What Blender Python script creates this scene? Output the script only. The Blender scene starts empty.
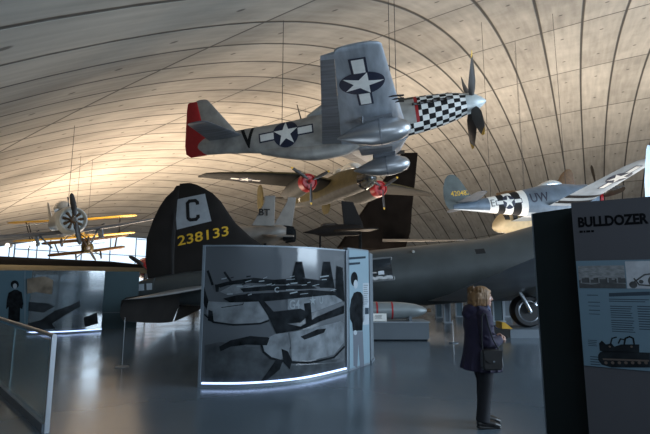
import bpy, bmesh, math, random
import numpy as np
from mathutils import Vector, Matrix, Euler
from mathutils.bvhtree import BVHTree
PI = math.pi
C = bpy.context.scene.collection
random.seed(4)
F, TILT, CH = 445.0, 0.141, 1.7
def at(px, py, Y):
    a = (px-325)/F; b = (217-py)/F
    d = Vector((a, math.cos(TILT)-b*math.sin(TILT), math.sin(TILT)+b*math.cos(TILT)))
    d *= Y/d.y
    return Vector((d.x, Y, d.z+CH))
def fl(px, py, z=0.):
    d = at(px, py, 1.)-Vector((0, 0, CH)); Y = (z-CH)/d.z
    return Vector((d.x*Y, Y, z))
# ------------------------------------------------------------------ materials
MATS = {}
def mat(name, col, rough=.5, metal=0., var=0., scale=4., bump=0., emit=None, es=0., alpha=1., spec=.5, stretch=(1,1,1)):
    if name in MATS: return MATS[name]
    m = bpy.data.materials.new(name); m.use_nodes = True
    nt = m.node_tree; b = nt.nodes['Principled BSDF']
    b.inputs['Base Color'].default_value = (*col, 1)
    b.inputs['Roughness'].default_value = rough
    b.inputs['Metallic'].default_value = metal
    b.inputs['Specular IOR Level'].default_value = spec
    b.inputs['Alpha'].default_value = alpha
    if emit:
        b.inputs['Emission Color'].default_value = (*emit, 1); b.inputs['Emission Strength'].default_value = es
    if var or bump:
        tc = nt.nodes.new('ShaderNodeTexCoord'); mp = nt.nodes.new('ShaderNodeMapping')
        mp.inputs['Scale'].default_value = stretch
        n = nt.nodes.new('ShaderNodeTexNoise'); n.inputs['Scale'].default_value = scale; n.inputs['Detail'].default_value = 6
        nt.links.new(tc.outputs['Object'], mp.inputs[0]); nt.links.new(mp.outputs[0], n.inputs['Vector'])
        if var:
            mr = nt.nodes.new('ShaderNodeMapRange')
            mr.inputs[1].default_value = .25; mr.inputs[2].default_value = .75
            mr.inputs[3].default_value = 1-var; mr.inputs[4].default_value = 1+var
            nt.links.new(n.outputs[0], mr.inputs[0])
            mx = nt.nodes.new('ShaderNodeVectorMath'); mx.operation = 'SCALE'
            mx.inputs[0].default_value = col
            nt.links.new(mr.outputs[0], mx.inputs['Scale']); nt.links.new(mx.outputs[0], b.inputs['Base Color'])
        if bump:
            bp = nt.nodes.new('ShaderNodeBump'); bp.inputs['Strength'].default_value = bump; bp.inputs['Distance'].default_value = .02
            nt.links.new(n.outputs[0], bp.inputs['Height']); nt.links.new(bp.outputs[0], b.inputs['Normal'])
    MATS[name] = m
    return m
M_alu = mat('bare_aluminium', (.30, .31, .32), .38, .75, .25, 2.5, .1)
M_alud = mat('dull_aluminium', (.19, .20, .22), .45, .35, .35, 3, .1, stretch=(.3, 3, 1))
M_aluw = mat('wing_aluminium', (.36, .40, .45), .42, .35, .3, 1.6, .15, stretch=(3, .6, 1))
M_tank = mat('tank_metal', (.42, .43, .45), .33, .8, .12, 3)
M_fuse = mat('fuselage_aluminium', (.36, .35, .33), .5, .35, .35, 2.5, .15)
M_red = mat('rudder_red', (.33, .012, .015), .45, 0, .15, 5)
M_olivetop = mat('antiglare_olive', (.05, .05, .035), .7, 0, .2, 5)
M_black = mat('black_paint', (.009, .009, .010), .65, 0, .3, 3, spec=.25)
M_blackgl = mat('black_rubber', (.010, .010, .012), .55, 0, .2, 9)
M_white = mat('white_paint', (.80, .80, .77), .5, 0, .1, 5)
M_navy = mat('insignia_blue', (.012, .018, .045), .5, 0, .2, 5)
M_yel = mat('yellow_paint', (.70, .42, .03), .5, 0, .12, 4)
M_blade = mat('blade_black', (.035, .03, .028), .4, .2, .2, 3)
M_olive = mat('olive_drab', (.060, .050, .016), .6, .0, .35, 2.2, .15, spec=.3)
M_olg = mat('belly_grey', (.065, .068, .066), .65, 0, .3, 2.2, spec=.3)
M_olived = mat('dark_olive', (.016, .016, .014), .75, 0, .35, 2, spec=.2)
M_grey = mat('neutral_grey', (.12, .13, .145), .5, 0, .25, 2)
M_b17 = mat('bomber_grey_green', (.050, .058, .060), .42, .05, .25, 1.3, .15)
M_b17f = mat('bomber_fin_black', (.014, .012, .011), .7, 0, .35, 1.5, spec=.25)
M_b17w = mat('bomber_wing_grey', (.17, .18, .19), .45, 0, .25, 1.3)
M_p47 = mat('fighter_blue_grey', (.11, .15, .20), .42, .15, .3, 2, .1)
M_p47l = mat('fighter_light_grey', (.34, .40, .46), .4, .25, .2, 2)
M_p47f = mat('fighter_fin_green', (.08, .10, .10), .55, 0, .3, 2)
M_glass = mat('canopy_glass', (.55, .6, .62), .12, .3, 0, 1, 0, spec=.8)
M_dglass = mat('dark_canopy', (.02, .025, .03), .1, .0, spec=.8)
M_fab = mat('yellow_fabric', (.55, .35, .06), .6, 0, .15, 3)
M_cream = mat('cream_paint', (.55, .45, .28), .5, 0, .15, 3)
M_silver = mat('cowl_silver', (.50, .54, .54), .42, .15, .15, 4)
M_brown = mat('wood_brown', (.11, .06, .025), .5, 0, .3, 5)
M_ltg = mat('light_grey_paint', (.33, .33, .31), .5, 0, .2, 2)
M_f15 = mat('jet_grey', (.16, .155, .145), .5, .1, .25, 2)
M_board = mat('board_charcoal', (.050, .049, .055), .75, 0, .06, 2, spec=.2)
M_boardd = mat('board_dark_green', (.013, .018, .019), .8, 0, .1, 2, spec=.15)
M_panelblue = mat('panel_blue', (.11, .17, .205), .55)
M_ptext = mat('panel_print_grey', (.03, .042, .055), .9, spec=.05)
M_pale = mat('print_pale', (.30, .34, .38), .6)
M_mid = mat('print_mid', (.10, .115, .13), .6)
M_dark = mat('print_dark', (.010, .012, .014), .9, 0, .7, 7, spec=.05)
M_letter = mat('board_letter_black', (.005, .005, .006), .9, spec=.05)
M_steel = mat('brushed_steel', (.45, .47, .5), .3, .9)
M_frame = mat('frame_grey', (.16, .19, .22), .4, .3)
M_teal = mat('teal_board', (.025, .05, .06), .6, 0, .1, 2)
M_led = mat('led_strip', (.6, .7, .9), .5, emit=(.45, .60, 1.0), es=2.2)
M_lamp = mat('lamp_glow', (1, .9, .7), .5, emit=(1., .85, .62), es=30)
M_lampd = mat('lamp_soft_glow', (1, .9, .7), .5, emit=(1., .85, .65), es=3)
M_redl = mat('red_nose', (.36, .015, .02), .4, 0, .2, 4)
M_plinth = mat('plinth_grey', (.13, .155, .18), .5, 0, .06, 2)
M_bomb = mat('bomb_grey', (.24, .27, .28), .38, .3, .12, 3)
M_cable = mat('steel_cable', (.05, .05, .05), .5, .5)
M_skin = mat('skin', (.42, .24, .18), .5, 0, .08, 8)
M_hair = mat('dark_blond_hair', (.17, .09, .035), .6, 0, .6, 26, .8, stretch=(1, 1, .2))
M_coat = mat('navy_purple_coat', (.014, .010, .032), .8, 0, .25, 6, .2)
M_trous = mat('black_trousers', (.008, .009, .013), .85, 0, .2, 6)
M_shoe = mat('black_leather', (.010, .009, .009), .35, 0, .2, 8)
M_scarf = mat('blue_grey_scarf', (.06, .07, .13), .8, 0, .5, 16)

def glassmat(name, tint, fac_gloss=.12, rough=.05, opaque=0., ocol=(.1,.1,.1)):
    m = bpy.data.materials.new(name); m.use_nodes = True; nt = m.node_tree
    nt.nodes.clear()
    o = nt.nodes.new('ShaderNodeOutputMaterial'); t = nt.nodes.new('ShaderNodeBsdfTransparent'); g = nt.nodes.new('ShaderNodeBsdfGlossy')
    t.inputs[0].default_value = (*tint, 1); g.inputs['Roughness'].default_value = rough
    mx = nt.nodes.new('ShaderNodeMixShader'); lw = nt.nodes.new('ShaderNodeLayerWeight'); lw.inputs[0].default_value = .5; fr = nt.nodes.new('ShaderNodeMath'); fr.operation = 'POWER'; fr.inputs[1].default_value = 4.5; nt.links.new(lw.outputs['Facing'], fr.inputs[0])
    ad = nt.nodes.new('ShaderNodeMath'); ad.operation = 'ADD'; ad.inputs[1].default_value = fac_gloss; ad.use_clamp = True
    nt.links.new(fr.outputs[0], ad.inputs[0]); nt.links.new(ad.outputs[0], mx.inputs[0])
    base = t
    if opaque:
        d = nt.nodes.new('ShaderNodeBsdfDiffuse'); d.inputs[0].default_value = (*ocol, 1)
        m2 = nt.nodes.new('ShaderNodeMixShader'); m2.inputs[0].default_value = opaque
        nt.links.new(t.outputs[0], m2.inputs[1]); nt.links.new(d.outputs[0], m2.inputs[2]); base = m2
    nt.links.new(base.outputs[0], mx.inputs[1]); nt.links.new(g.outputs[0], mx.inputs[2]); nt.links.new(mx.outputs[0], o.inputs[0])
    MATS[name] = m
    return m
M_pane = glassmat('window_glass', (.9, .95, 1.), .02)
M_bal = glassmat('balustrade_glass', (.90, .96, .97), .03, .05, .26, (.26, .42, .47))
M_dispg = glassmat('display_glass', (.55, .62, .68), .05, .10, .75, (.09, .10, .112))
M_rearg = glassmat('rear_display_glass', (.55, .60, .64), .22, .12, .65, (.09, .12, .14))

# ------------------------------------------------------------------ builders
class MB:
    def __init__(s): s.v = []; s.f = []; s.m = []; s.uv = None
    def add(s, vs, fs, mi=0):
        o = len(s.v); s.v += [tuple(v) for v in vs]
        for k, f in enumerate(fs):
            s.f.append([i+o for i in f]); s.m.append(mi[k] if isinstance(mi, list) else mi)
        return s
    def box(s, c, d, rz=0, mi=0, R=None):
        R = R or Matrix.Rotation(rz, 3, 'Z'); c = Vector(c)
        vs = [c + R @ Vector((x*d[0]/2, y*d[1]/2, z*d[2]/2)) for x in (-1,1) for y in (-1,1) for z in (-1,1)]
        return s.add(vs, [(0,1,3,2),(4,6,7,5),(0,4,5,1),(2,3,7,6),(0,2,6,4),(1,5,7,3)], mi)
    def tube(s, pts, r, n=10, mi=0, cap=True):
        pts = [Vector(p) for p in pts]; rs = r if isinstance(r, (list, tuple)) else [r]*len(pts)
        vs = []; up = None
        for i, p in enumerate(pts):
            t = (pts[min(i+1, len(pts)-1)] - pts[max(i-1, 0)]).normalized()
            if up is None:
                up = Vector((0,0,1)) if abs(t.z) < .9 else Vector((1,0,0))
            a = t.cross(up).normalized(); b = a.cross(t).normalized(); up = b
            for k in range(n):
                q = 2*PI*k/n; vs.append(p + (a*math.cos(q)+b*math.sin(q))*rs[i])
        fs = [(i*n+k, i*n+(k+1)%n, (i+1)*n+(k+1)%n, (i+1)*n+k) for i in range(len(pts)-1) for k in range(n)]
        if cap: fs += [tuple(range(n))[::-1], tuple((len(pts)-1)*n+k for k in range(n))]
        return s.add(vs, fs, mi)
    def lathe(s, prof, n=32, mi=0, axis='x', c=(0,0,0), mfun=None):
        """prof: (along, radius)"""
        vs = []
        for a, r in prof:
            for k in range(n):
                q = 2*PI*k/n; u, w = r*math.cos(q), r*math.sin(q)
                p = {'x': (a, u, w), 'y': (u, a, w), 'z': (u, w, a)}[axis]
                vs.append((p[0]+c[0], p[1]+c[1], p[2]+c[2]))
        fs = []; mi_ = []
        for i in range(len(prof)-1):
            for k in range(n):
                fs.append((i*n+k, i*n+(k+1)%n, (i+1)*n+(k+1)%n, (i+1)*n+k)); mi_.append(mfun(i, k) if mfun else mi)
        if prof[0][1] > 1e-4: fs.append(tuple(range(n))[::-1]); mi_.append(mi)
        if prof[-1][1] > 1e-4: fs.append(tuple((len(prof)-1)*n+k for k in range(n))); mi_.append(mi)
        return s.add(vs, fs, mi_)
    def ball(s, c, r, mi=0, n=14, m=9):
        r = r if isinstance(r, (tuple, list)) else (r, r, r)
        vs = [(c[0], c[1], c[2]-r[2])]
        for i in range(1, m):
            t = -PI/2+PI*i/m
            for k in range(n):
                q = 2*PI*k/n; vs.append((c[0]+r[0]*math.cos(t)*math.cos(q), c[1]+r[1]*math.cos(t)*math.sin(q), c[2]+r[2]*math.sin(t)))
        vs.append((c[0], c[1], c[2]+r[2])); L = len(vs)-1
        fs = [(0, 1+(k+1)%n, 1+k) for k in range(n)]
        for i in range(m-2):
            fs += [(1+i*n+k, 1+i*n+(k+1)%n, 1+(i+1)*n+(k+1)%n, 1+(i+1)*n+k) for k in range(n)]
        fs += [(L, 1+(m-2)*n+k, 1+(m-2)*n+(k+1)%n) for k in range(n)]
        return s.add(vs, fs, mi)
    def prism(s, poly, fn, t0, t1, mi=0):
        """poly 2D extruded: fn(u,v,t)->xyz"""
        n = len(poly); vs = [fn(u, v, t0) for u, v in poly]+[fn(u, v, t1) for u, v in poly]
        fs = [tuple(range(n))[::-1], tuple(range(n, 2*n))]+[(i, (i+1)%n, n+(i+1)%n, n+i) for i in range(n)]
        return s.add(vs, fs, mi)
    def build(s, name, mats, parent=None, smooth=True, ang=35):
        me = bpy.data.meshes.new(name); me.from_pydata(s.v, [], s.f)
        mats = mats if isinstance(mats, (list, tuple)) else [mats]
        for m in mats: me.materials.append(m)
        me.polygons.foreach_set('material_index', s.m)
        bm = bmesh.new(); bm.from_mesh(me); bmesh.ops.recalc_face_normals(bm, faces=bm.faces)
        if smooth:
            for f in bm.faces: f.smooth = True
            for e in bm.edges:
                if len(e.link_faces) == 2 and e.calc_face_angle(0) > math.radians(ang): e.smooth = False
        bm.to_mesh(me); bm.free()
        o = bpy.data.objects.new(name, me); C.objects.link(o)
        if parent: o.parent = parent
        return o
def tag(o, label=None, cat=None, group=None, kind=None):
    if label: o['label'] = label
    if cat: o['category'] = cat
    if group: o['group'] = group
    if kind: o['kind'] = kind
    return o
def thing(name, label, cat, loc=(0,0,0), rot=(0,0,0), scale=(1,1,1), group=None):
    o = bpy.data.objects.new(name, None); C.objects.link(o); o.empty_display_size = .3
    o.location = loc; o.rotation_euler = rot; o.scale = scale
    return tag(o, label, cat, group)
def struct(o): o['kind'] = 'structure'; return o

def interp(secs, n):
    A = np.array(secs, float); x = A[:, 0]
    m = np.zeros_like(A); d = np.diff(A, axis=0)/np.diff(x)[:, None]
    m[0] = d[0]; m[-1] = d[-1]
    for i in range(1, len(A)-1):
        h0, h1 = abs(x[i]-x[i-1]), abs(x[i+1]-x[i])
        mm = (d[i-1]*h1+d[i]*h0)/(h0+h1)
        mm = np.where(d[i-1]*d[i] <= 0, 0, mm)
        lim = 3*np.minimum(abs(d[i-1]), abs(d[i])); m[i] = np.sign(mm)*np.minimum(abs(mm), lim)
    out = []
    tot = abs(x[-1]-x[0])
    for i in range(len(A)-1):
        h = x[i+1]-x[i]; k = max(2, int(round(n*abs(h)/tot)))
        for j in range(k):
            t = j/k
            out.append((2*t**3-3*t*t+1)*A[i]+(t**3-2*t*t+t)*h*m[i]+(-2*t**3+3*t*t)*A[i+1]+(t**3-t*t)*h*m[i+1])
    out.append(A[-1])
    return [list(o) for o in out]
def fuselage(mb, secs, nx=40, seg=32, e=2.0, mfun=None, smooth=True):
    """secs rows: x, z centre, half width, half height"""
    S = interp(secs, nx) if smooth else secs
    vs = []
    for x, z, w, h in S:
        for k in range(seg):
            q = 2*PI*k/seg; c, s_ = math.cos(q), math.sin(q)
            vs.append((x, w*math.copysign(abs(c)**(2/e), c), z+h*math.copysign(abs(s_)**(2/e), s_)))
    fs = []; mi = []
    for i in range(len(S)-1):
        for k in range(seg):
            fs.append((i*seg+k, i*seg+(k+1)%seg, (i+1)*seg+(k+1)%seg, (i+1)*seg+k))
            mi.append(mfun((S[i][0]+S[i+1][0])/2, 2*PI*(k+.5)/seg, i, k) if mfun else 0)
    fs += [tuple(range(seg))[::-1], tuple((len(S)-1)*seg+k for k in range(seg))]; mi += [0, 0]
    return mb.add(vs, fs, mi)
def yt(s): return 5*(.2969*math.sqrt(max(s, 0))-.126*s-.3516*s*s+.2843*s**3-.1036*s**4)
def wing(mb, secs, s0=0., s1=1., n=12, kind='h', mi=0, camber=.25, mfun=None):
    """secs rows: span, xLE, xTE, off, thick(fraction). kind h: span=y off=z ; v: span=z off=y"""
    ss = [s0+(s1-s0)*(1-math.cos(PI*i/n))/2 for i in range(n+1)]
    loop = [(s, 1) for s in ss]+[(s, -1) for s in ss[::-1]]
    if s0 == 0: loop = loop[:-1]
    N = len(loop); vs = []
    for sp, le, te, off, t in secs:
        c = le-te
        for s, sg in loop:
            z = off+sg*yt(s)*t*c*(1 if sg > 0 or kind == 'v' else (1-camber))
            x = le-s*c
            vs.append((x, sp, z) if kind == 'h' else (x, z, sp))
    fs = [(i*N+k, i*N+(k+1)%N, (i+1)*N+(k+1)%N, (i+1)*N+k) for i in range(len(secs)-1) for k in range(N)]
    m_ = [mfun(i, loop[k][0], loop[k][1]) if mfun else mi for i in range(len(secs)-1) for k in range(N)]
    fs += [tuple(range(N))[::-1], tuple((len(secs)-1)*N+k for k in range(N))]; m_ += [mi, mi]
    return mb.add(vs, fs, m_)
def wsec(span, le, te, off, t, rnd=5, frac=.06):
    """root/tip list -> sections with a rounded tip. args are (root, tip) pairs"""
    out = []
    L = lambda p, k: p[0]+(p[1]-p[0])*k
    for k in [0, .25, .5, .75, 1-frac]: out.append([L(span, k), L(le, k), L(te, k), L(off, k), L(t, k)])
    for i in range(1, rnd+1):
        a = i/rnd*PI/2*.93; k = (1-frac)+frac*math.sin(a); sh = (1-math.cos(a))*.5
        l, e = L(le, k), L(te, k); c = l-e
        out.append([L(span, k), l-c*sh*.8, e+c*sh*.6, L(off, k), L(t, k)*(1-.3*sh)])
    return out
def propeller(parent, c, R, nb, ang0, chord=.28, tip=None, mats=None, pitch=.5, r0=.12, name='propeller_blade'):
    out = []
    for b in range(nb):
        a = ang0+2*PI*b/nb; Rm = Matrix.Rotation(a, 3, 'X'); mb = MB(); vs = []
        prof = [(r0, .35), (.25, .75), (.4, 1), (.6, 1), (.8, .9), (.9, .78), (.96, .55), (1., .12)]
        for k, (t, w) in enumerate(prof):
            tw = pitch*(1.25-t); hw = chord/2*w; th = .045*(1.15-t)+.006
            for (u, v) in ((-hw, 0), (-hw*.4, th), (hw*.5, th*.8), (hw, 0), (hw*.4, -th*.3), (-hw*.4, -th*.3)):
                p = Vector((u*math.sin(tw)+v*math.cos(tw), u*math.cos(tw)-v*math.sin(tw), t*R))
                vs.append(Rm @ p + Vector(c))
        fs = [(i*6+k, i*6+(k+1)%6, (i+1)*6+(k+1)%6, (i+1)*6+k) for i in range(len(prof)-1) for k in range(6)]
        mi = [1 if (tip and i >= len(prof)-3) else 0 for i in range(len(prof)-1) for k in range(6)]
        fs += [tuple(range(6))[::-1], tuple((len(prof)-1)*6+k for k in range(6))]; mi += [0, 1 if tip else 0]
        mb.add(vs, fs, mi)
        out.append(mb.build(name, mats or [M_blade, M_yel], parent))
    return out
# flat shapes (u,v) -> list of convex polys
def star(cx, cy, R, rot=0):
    pts = []
    for k in range(10):
        r = R if k % 2 == 0 else R*.382; a = PI/2+rot+k*PI/5; pts.append((cx+r*math.cos(a), cy+r*math.sin(a)))
    return [[(cx, cy), pts[k], pts[(k+1) % 10]] for k in range(10)]
def disc(cx, cy, R, n=28): return [[(cx, cy), (cx+R*math.cos(2*PI*k/n), cy+R*math.sin(2*PI*k/n)), (cx+R*math.cos(2*PI*(k+1)/n), cy+R*math.sin(2*PI*(k+1)/n))] for k in range(n)]
def rect(x0, y0, x1, y1): return [[(x0, y0), (x1, y0), (x1, y1), (x0, y1)]]
_txt = {}
def text_polys(s, h, bold=0.):
    key = (s, bold)
    if key not in _txt:
        cu = bpy.data.curves.new('t', 'FONT'); cu.body = s; cu.offset = bold; cu.resolution_u = 3
        o = bpy.data.objects.new('t', cu); C.objects.link(o)
        dg = bpy.context.evaluated_depsgraph_get(); me = bpy.data.meshes.new_from_object(o.evaluated_get(dg))
        vs = [(v.co.x, v.co.y) for v in me.vertices]; ps = [[vs[i] for i in p.vertices] for p in me.polygons]
        bpy.data.objects.remove(o); bpy.data.curves.remove(cu); bpy.data.meshes.remove(me)
        _txt[key] = ps
    ps = _txt[key]; xs = [p[0] for q in ps for p in q]; ys = [p[1] for q in ps for p in q]
    x0, x1, y0, y1 = min(xs), max(xs), min(ys), max(ys); k = h/(y1-y0)
    return [[((x-x0)*k, (y-y0)*k) for x, y in q] for q in ps], (x1-x0)*k
def shift(ps, dx, dy, sx=1, sy=1): return [[(x*sx+dx, y*sy+dy) for x, y in q] for q in ps]
def decal(name, layers, mats, parent, fn, cut=0., solid=None):
    """layers: list of (polys, material index, lift). fn(u,v,lift)->xyz in the parent's space"""
    bm = bmesh.new()
    lay = []
    for ps, mi, lift in layers:
        for q in ps:
            vs = [bm.verts.new((x, y, lift)) for x, y in q]
            try: f = bm.faces.new(vs); f.material_index = mi
            except Exception: pass
    if cut:
        bmesh.ops.triangulate(bm, faces=bm.faces[:])
        for _ in range(4):
            es = [e for e in bm.edges if e.calc_length() > cut]
            if not es: break
            bmesh.ops.subdivide_edges(bm, edges=es, cuts=1); bmesh.ops.triangulate(bm, faces=bm.faces[:])
    for v in bm.verts: v.co = fn(v.co.x, v.co.y, v.co.z)
    for f in bm.faces: f.smooth = True
    me = bpy.data.meshes.new(name); bm.to_mesh(me); bm.free()
    for m in mats: me.materials.append(m)
    o = bpy.data.objects.new(name, me); C.objects.link(o)
    if parent: o.parent = parent
    return o
def onto(obj, org, U, V, N):
    """project a flat layout onto obj's mesh along -N (same local space)"""
    me = obj.data; t = BVHTree.FromPolygons([v.co for v in me.vertices], [p.vertices for p in me.polygons])
    org, U, V, N = Vector(org), Vector(U), Vector(V), Vector(N).normalized()
    def f(u, v, l):
        p = org+U*u+V*v
        h = t.ray_cast(p+N*3, -N, 8)
        if h[0] is None:
            h = t.find_nearest(p)
        return h[0]+N*(.008+l)
    return f
def star_bar(s, navy=0, white=1):
    """US star and bars, circle radius s"""
    b = .10*s
    return [(disc(0, 0, s*1.0), navy, 0), (rect(-2.0*s-b, -.25*s-b, -.85*s, .25*s+b), navy, 0), (rect(.85*s, -.25*s-b, 2.0*s+b, .25*s+b), navy, 0),
            (rect(-2.0*s, -.25*s, -.93*s, .25*s), white, .004), (rect(.93*s, -.25*s, 2.0*s, .25*s), white, .004), (star(0, 0, s*.97), white, .004)]
def radial_engine(parent, c, r, rings=1, ncyl=9, m1=None, m2=None):
    mb = MB(); mb.lathe([(c[0]-.5, r), (c[0]-.28, r), (c[0]-.28, .01)], 28, 0, 'x', (0, c[1], c[2]))
    o = mb.build('engine', M_blackgl, parent)
    cy = MB()
    for k in range(ncyl):
        a = 2*PI*k/ncyl; d = Vector((0, math.cos(a), math.sin(a)))
        p0 = Vector((c[0]-.18, c[1], c[2]))+d*r*.28; p1 = Vector((c[0]-.18, c[1], c[2]))+d*r*.9
        cy.tube([p0, p0.lerp(p1, .55), p0.lerp(p1, .56), p1], [r*.11, r*.12, r*.16, r*.15], 8)
    cy.lathe([(c[0]-.3, r*.32), (c[0]-.1, r*.30), (c[0], r*.16), (c[0]+.06, .01)], 16, 0, 'x', (0, c[1], c[2]))
    cy.build('engine_cylinders', m2 or M_alud, o)
    return o
exec_order = []
# ================================================================== SETTING
RP = dict(yaw=-1.04678, R=161.631, cx=-36.0662, cy=5.77772, top=13.5391, du=-.131836, u0=.0535443, dv=.0109215, v0=.0204302, ze=1.00768, k=.824764)
RS = 1.5
def roof(i, j):
    p = RP; u = p['u0']+j*p['du']; v = p['v0']+i*p['dv']; r = 63.
    h = r*(1-math.cos(u))*p['ze']+p['k']*40*(1-math.cos(u))**2; rho = p['R']-h
    x, y, z = r*math.sin(u)-p['cx'], rho*math.sin(v)-p['cy'], rho*math.cos(v)-p['R']+p['top']
    c, s = math.cos(p['yaw']), math.sin(p['yaw'])
    X, Y = (c*x+s*y)*RS, (-s*x+c*y)*RS; t = max(0., 3.4-Y)   # the entrance bay is raised behind the visitor
    return Vector((X, Y, z*RS+CH+.95*t*t/(t+1.2)))
def roof_z(X, Y):
    i, j = 10., 0.
    for _ in range(40):
        P = roof(i, j); di = (roof(i+.01, j)-P)/.01; dj = (roof(i, j+.01)-P)/.01
        a = np.array([[di.x, dj.x], [di.y, dj.y]]); b = np.array([X-P.x, Y-P.y]); q = np.linalg.solve(a, b)
        i += max(-4, min(4, q[0])); j += max(-1, min(1, q[1]))
    return roof(i, j).z
I0, I1, J0, J1 = -9, 28, -5.1, 5.45
def roof_material():
    m = bpy.data.materials.new('concrete_panels'); m.use_nodes = True; nt = m.node_tree; b = nt.nodes['Principled BSDF']
    N = lambda t, **k: nt.nodes.new(t)
    def math_(op, a, b_=None, c=None):
        n = nt.nodes.new('ShaderNodeMath'); n.operation = op
        for i, q in enumerate((a, b_, c)):
            if q is None: continue
            if isinstance(q, (int, float)): n.inputs[i].default_value = q
            else: nt.links.new(q, n.inputs[i])
        return n.outputs[0]
    uv = N('ShaderNodeUVMap'); uv.uv_map = 'grid'; sp = N('ShaderNodeSeparateXYZ'); nt.links.new(uv.outputs[0], sp.inputs[0])
    I, J = sp.outputs[0], sp.outputs[1]
    fi = math_('FRACT', I); fj = math_('FRACT', J)
    di = math_('MINIMUM', fi, math_('SUBTRACT', 1., fi)); dj = math_('MINIMUM', fj, math_('SUBTRACT', 1., fj))
    def line(d, w, w2): 
        n = N('ShaderNodeMapRange'); n.interpolation_type = 'SMOOTHSTEP'; nt.links.new(d, n.inputs[0])
        n.inputs[1].default_value = w; n.inputs[2].default_value = w2; n.inputs[3].default_value = 1; n.inputs[4].default_value = 0; return n.outputs[0]
    la = line(di, .016, .046); lb = math_('MULTIPLY', line(dj, .0035, .0095), .9)
    # paired fixings in every panel
    ci = math_('MULTIPLY', math_('SUBTRACT', fi, .5), 2.65)
    jj = math_('FRACT', math_('MULTIPLY', fj, 2.)); cj = math_('MULTIPLY', math_('SUBTRACT', jj, .5), 6.2)
    dd = math_('SQRT', math_('ADD', math_('MULTIPLY', ci, ci), math_('MULTIPLY', cj, cj)))
    dot = math_('MULTIPLY', line(dd, .08, .17), .8)
    groove = math_('MAXIMUM', la, lb); dark = math_('MAXIMUM', groove, dot)
    tc = N('ShaderNodeTexCoord')
    n1 = N('ShaderNodeTexNoise'); n1.inputs['Scale'].default_value = .35; n1.inputs['Detail'].default_value = 8; n1.inputs['Roughness'].default_value = .65
    nt.links.new(tc.outputs['Object'], n1.inputs['Vector'])
    # per-panel tone and streaks
    cell = N('ShaderNodeCombineXYZ'); nt.links.new(math_('FLOOR', I), cell.inputs[0]); nt.links.new(math_('FLOOR', J), cell.inputs[1])
    wn = N('ShaderNodeTexWhiteNoise'); nt.links.new(cell.outputs[0], wn.inputs['Vector'])
    st = N('ShaderNodeCombineXYZ'); nt.links.new(math_('MULTIPLY', I, 7.), st.inputs[0]); nt.links.new(math_('MULTIPLY', J, 3.), st.inputs[1])
    n2 = N('ShaderNodeTexNoise'); n2.inputs['Scale'].default_value = 1.; n2.inputs['Detail'].default_value = 5; nt.links.new(st.outputs[0], n2.inputs['Vector'])
    tone = math_('ADD', math_('ADD', math_('MULTIPLY', wn.outputs[0], .24), math_('MULTIPLY', n1.outputs[0], .75)), math_('MULTIPLY', n2.outputs[0], .75))
    tone = math_('ADD', tone, .12)
    tone = math_('MULTIPLY', tone, math_('SUBTRACT', 1., math_('MULTIPLY', dark, .85)))
    sc = N('ShaderNodeVectorMath'); sc.operation = 'SCALE'; sc.inputs[0].default_value = (.41, .378, .328)
    nt.links.new(tone, sc.inputs['Scale']); nt.links.new(sc.outputs[0], b.inputs['Base Color'])
    b.inputs['Roughness'].default_value = .85
    bp = N('ShaderNodeBump'); bp.inputs['Strength'].default_value = .5; bp.inputs['Distance'].default_value = .12
    hh = math_('SUBTRACT', math_('MULTIPLY', n1.outputs[0], .12), groove); nt.links.new(hh, bp.inputs['Height']); nt.links.new(bp.outputs[0], b.inputs['Normal'])
    return m
def make_roof():
    ni, nj = (I1-I0)*3, 90; vs = []; uv = []
    for a in range(ni+1):
        for c in range(nj+1):
            i = I0+(I1-I0)*a/ni; j = J0+(J1-J0)*c/nj; vs.append(roof(i, j)); uv.append((i+40, j+40))
    fs = [(a*(nj+1)+c, a*(nj+1)+c+1, (a+1)*(nj+1)+c+1, (a+1)*(nj+1)+c) for a in range(ni) for c in range(nj)]
    me = bpy.data.meshes.new('ceiling'); me.from_pydata(vs, [], fs); l = me.uv_layers.new(name='grid')
    for lp in me.loops: l.data[lp.index].uv = uv[lp.vertex_index]
    for p in me.polygons: p.use_smooth = True
    me.materials.append(roof_material())
    o = bpy.data.objects.new('ceiling', me); C.objects.link(o)
    md = o.modifiers.new('thick', 'SOLIDIFY'); md.thickness = .4; md.offset = 1 if me.polygons[0].normal.z > 0 else -1
    struct(o)
make_roof()
def floor_material():
    m = mat('resin_floor', (.095, .125, .155), .22, 0, .12, .25); nt = m.node_tree; b = nt.nodes['Principled BSDF']
    tc = nt.nodes.new('ShaderNodeTexCoord'); n = nt.nodes.new('ShaderNodeTexNoise'); n.inputs['Scale'].default_value = .9; n.inputs['Detail'].default_value = 7
    nt.links.new(tc.outputs['Object'], n.inputs['Vector']); mr = nt.nodes.new('ShaderNodeMapRange'); mr.inputs[3].default_value = .10; mr.inputs[4].default_value = .30
    nt.links.new(n.outputs[0], mr.inputs[0]); nt.links.new(mr.outputs[0], b.inputs['Roughness'])
    n2 = nt.nodes.new('ShaderNodeTexNoise'); n2.inputs['Scale'].default_value = .5; n2.inputs['Detail'].default_value = 3; nt.links.new(tc.outputs['Object'], n2.inputs['Vector'])
    bp = nt.nodes.new('ShaderNodeBump'); bp.inputs['Strength'].default_value = .12; bp.inputs['Distance'].default_value = .05
    nt.links.new(n2.outputs[0], bp.inputs['Height']); nt.links.new(bp.outputs[0], b.inputs['Normal'])
    return m
o = MB().box((10, 50, -.1), (190, 170, .2)).build('floor', floor_material(), None, False); struct(o)
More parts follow.
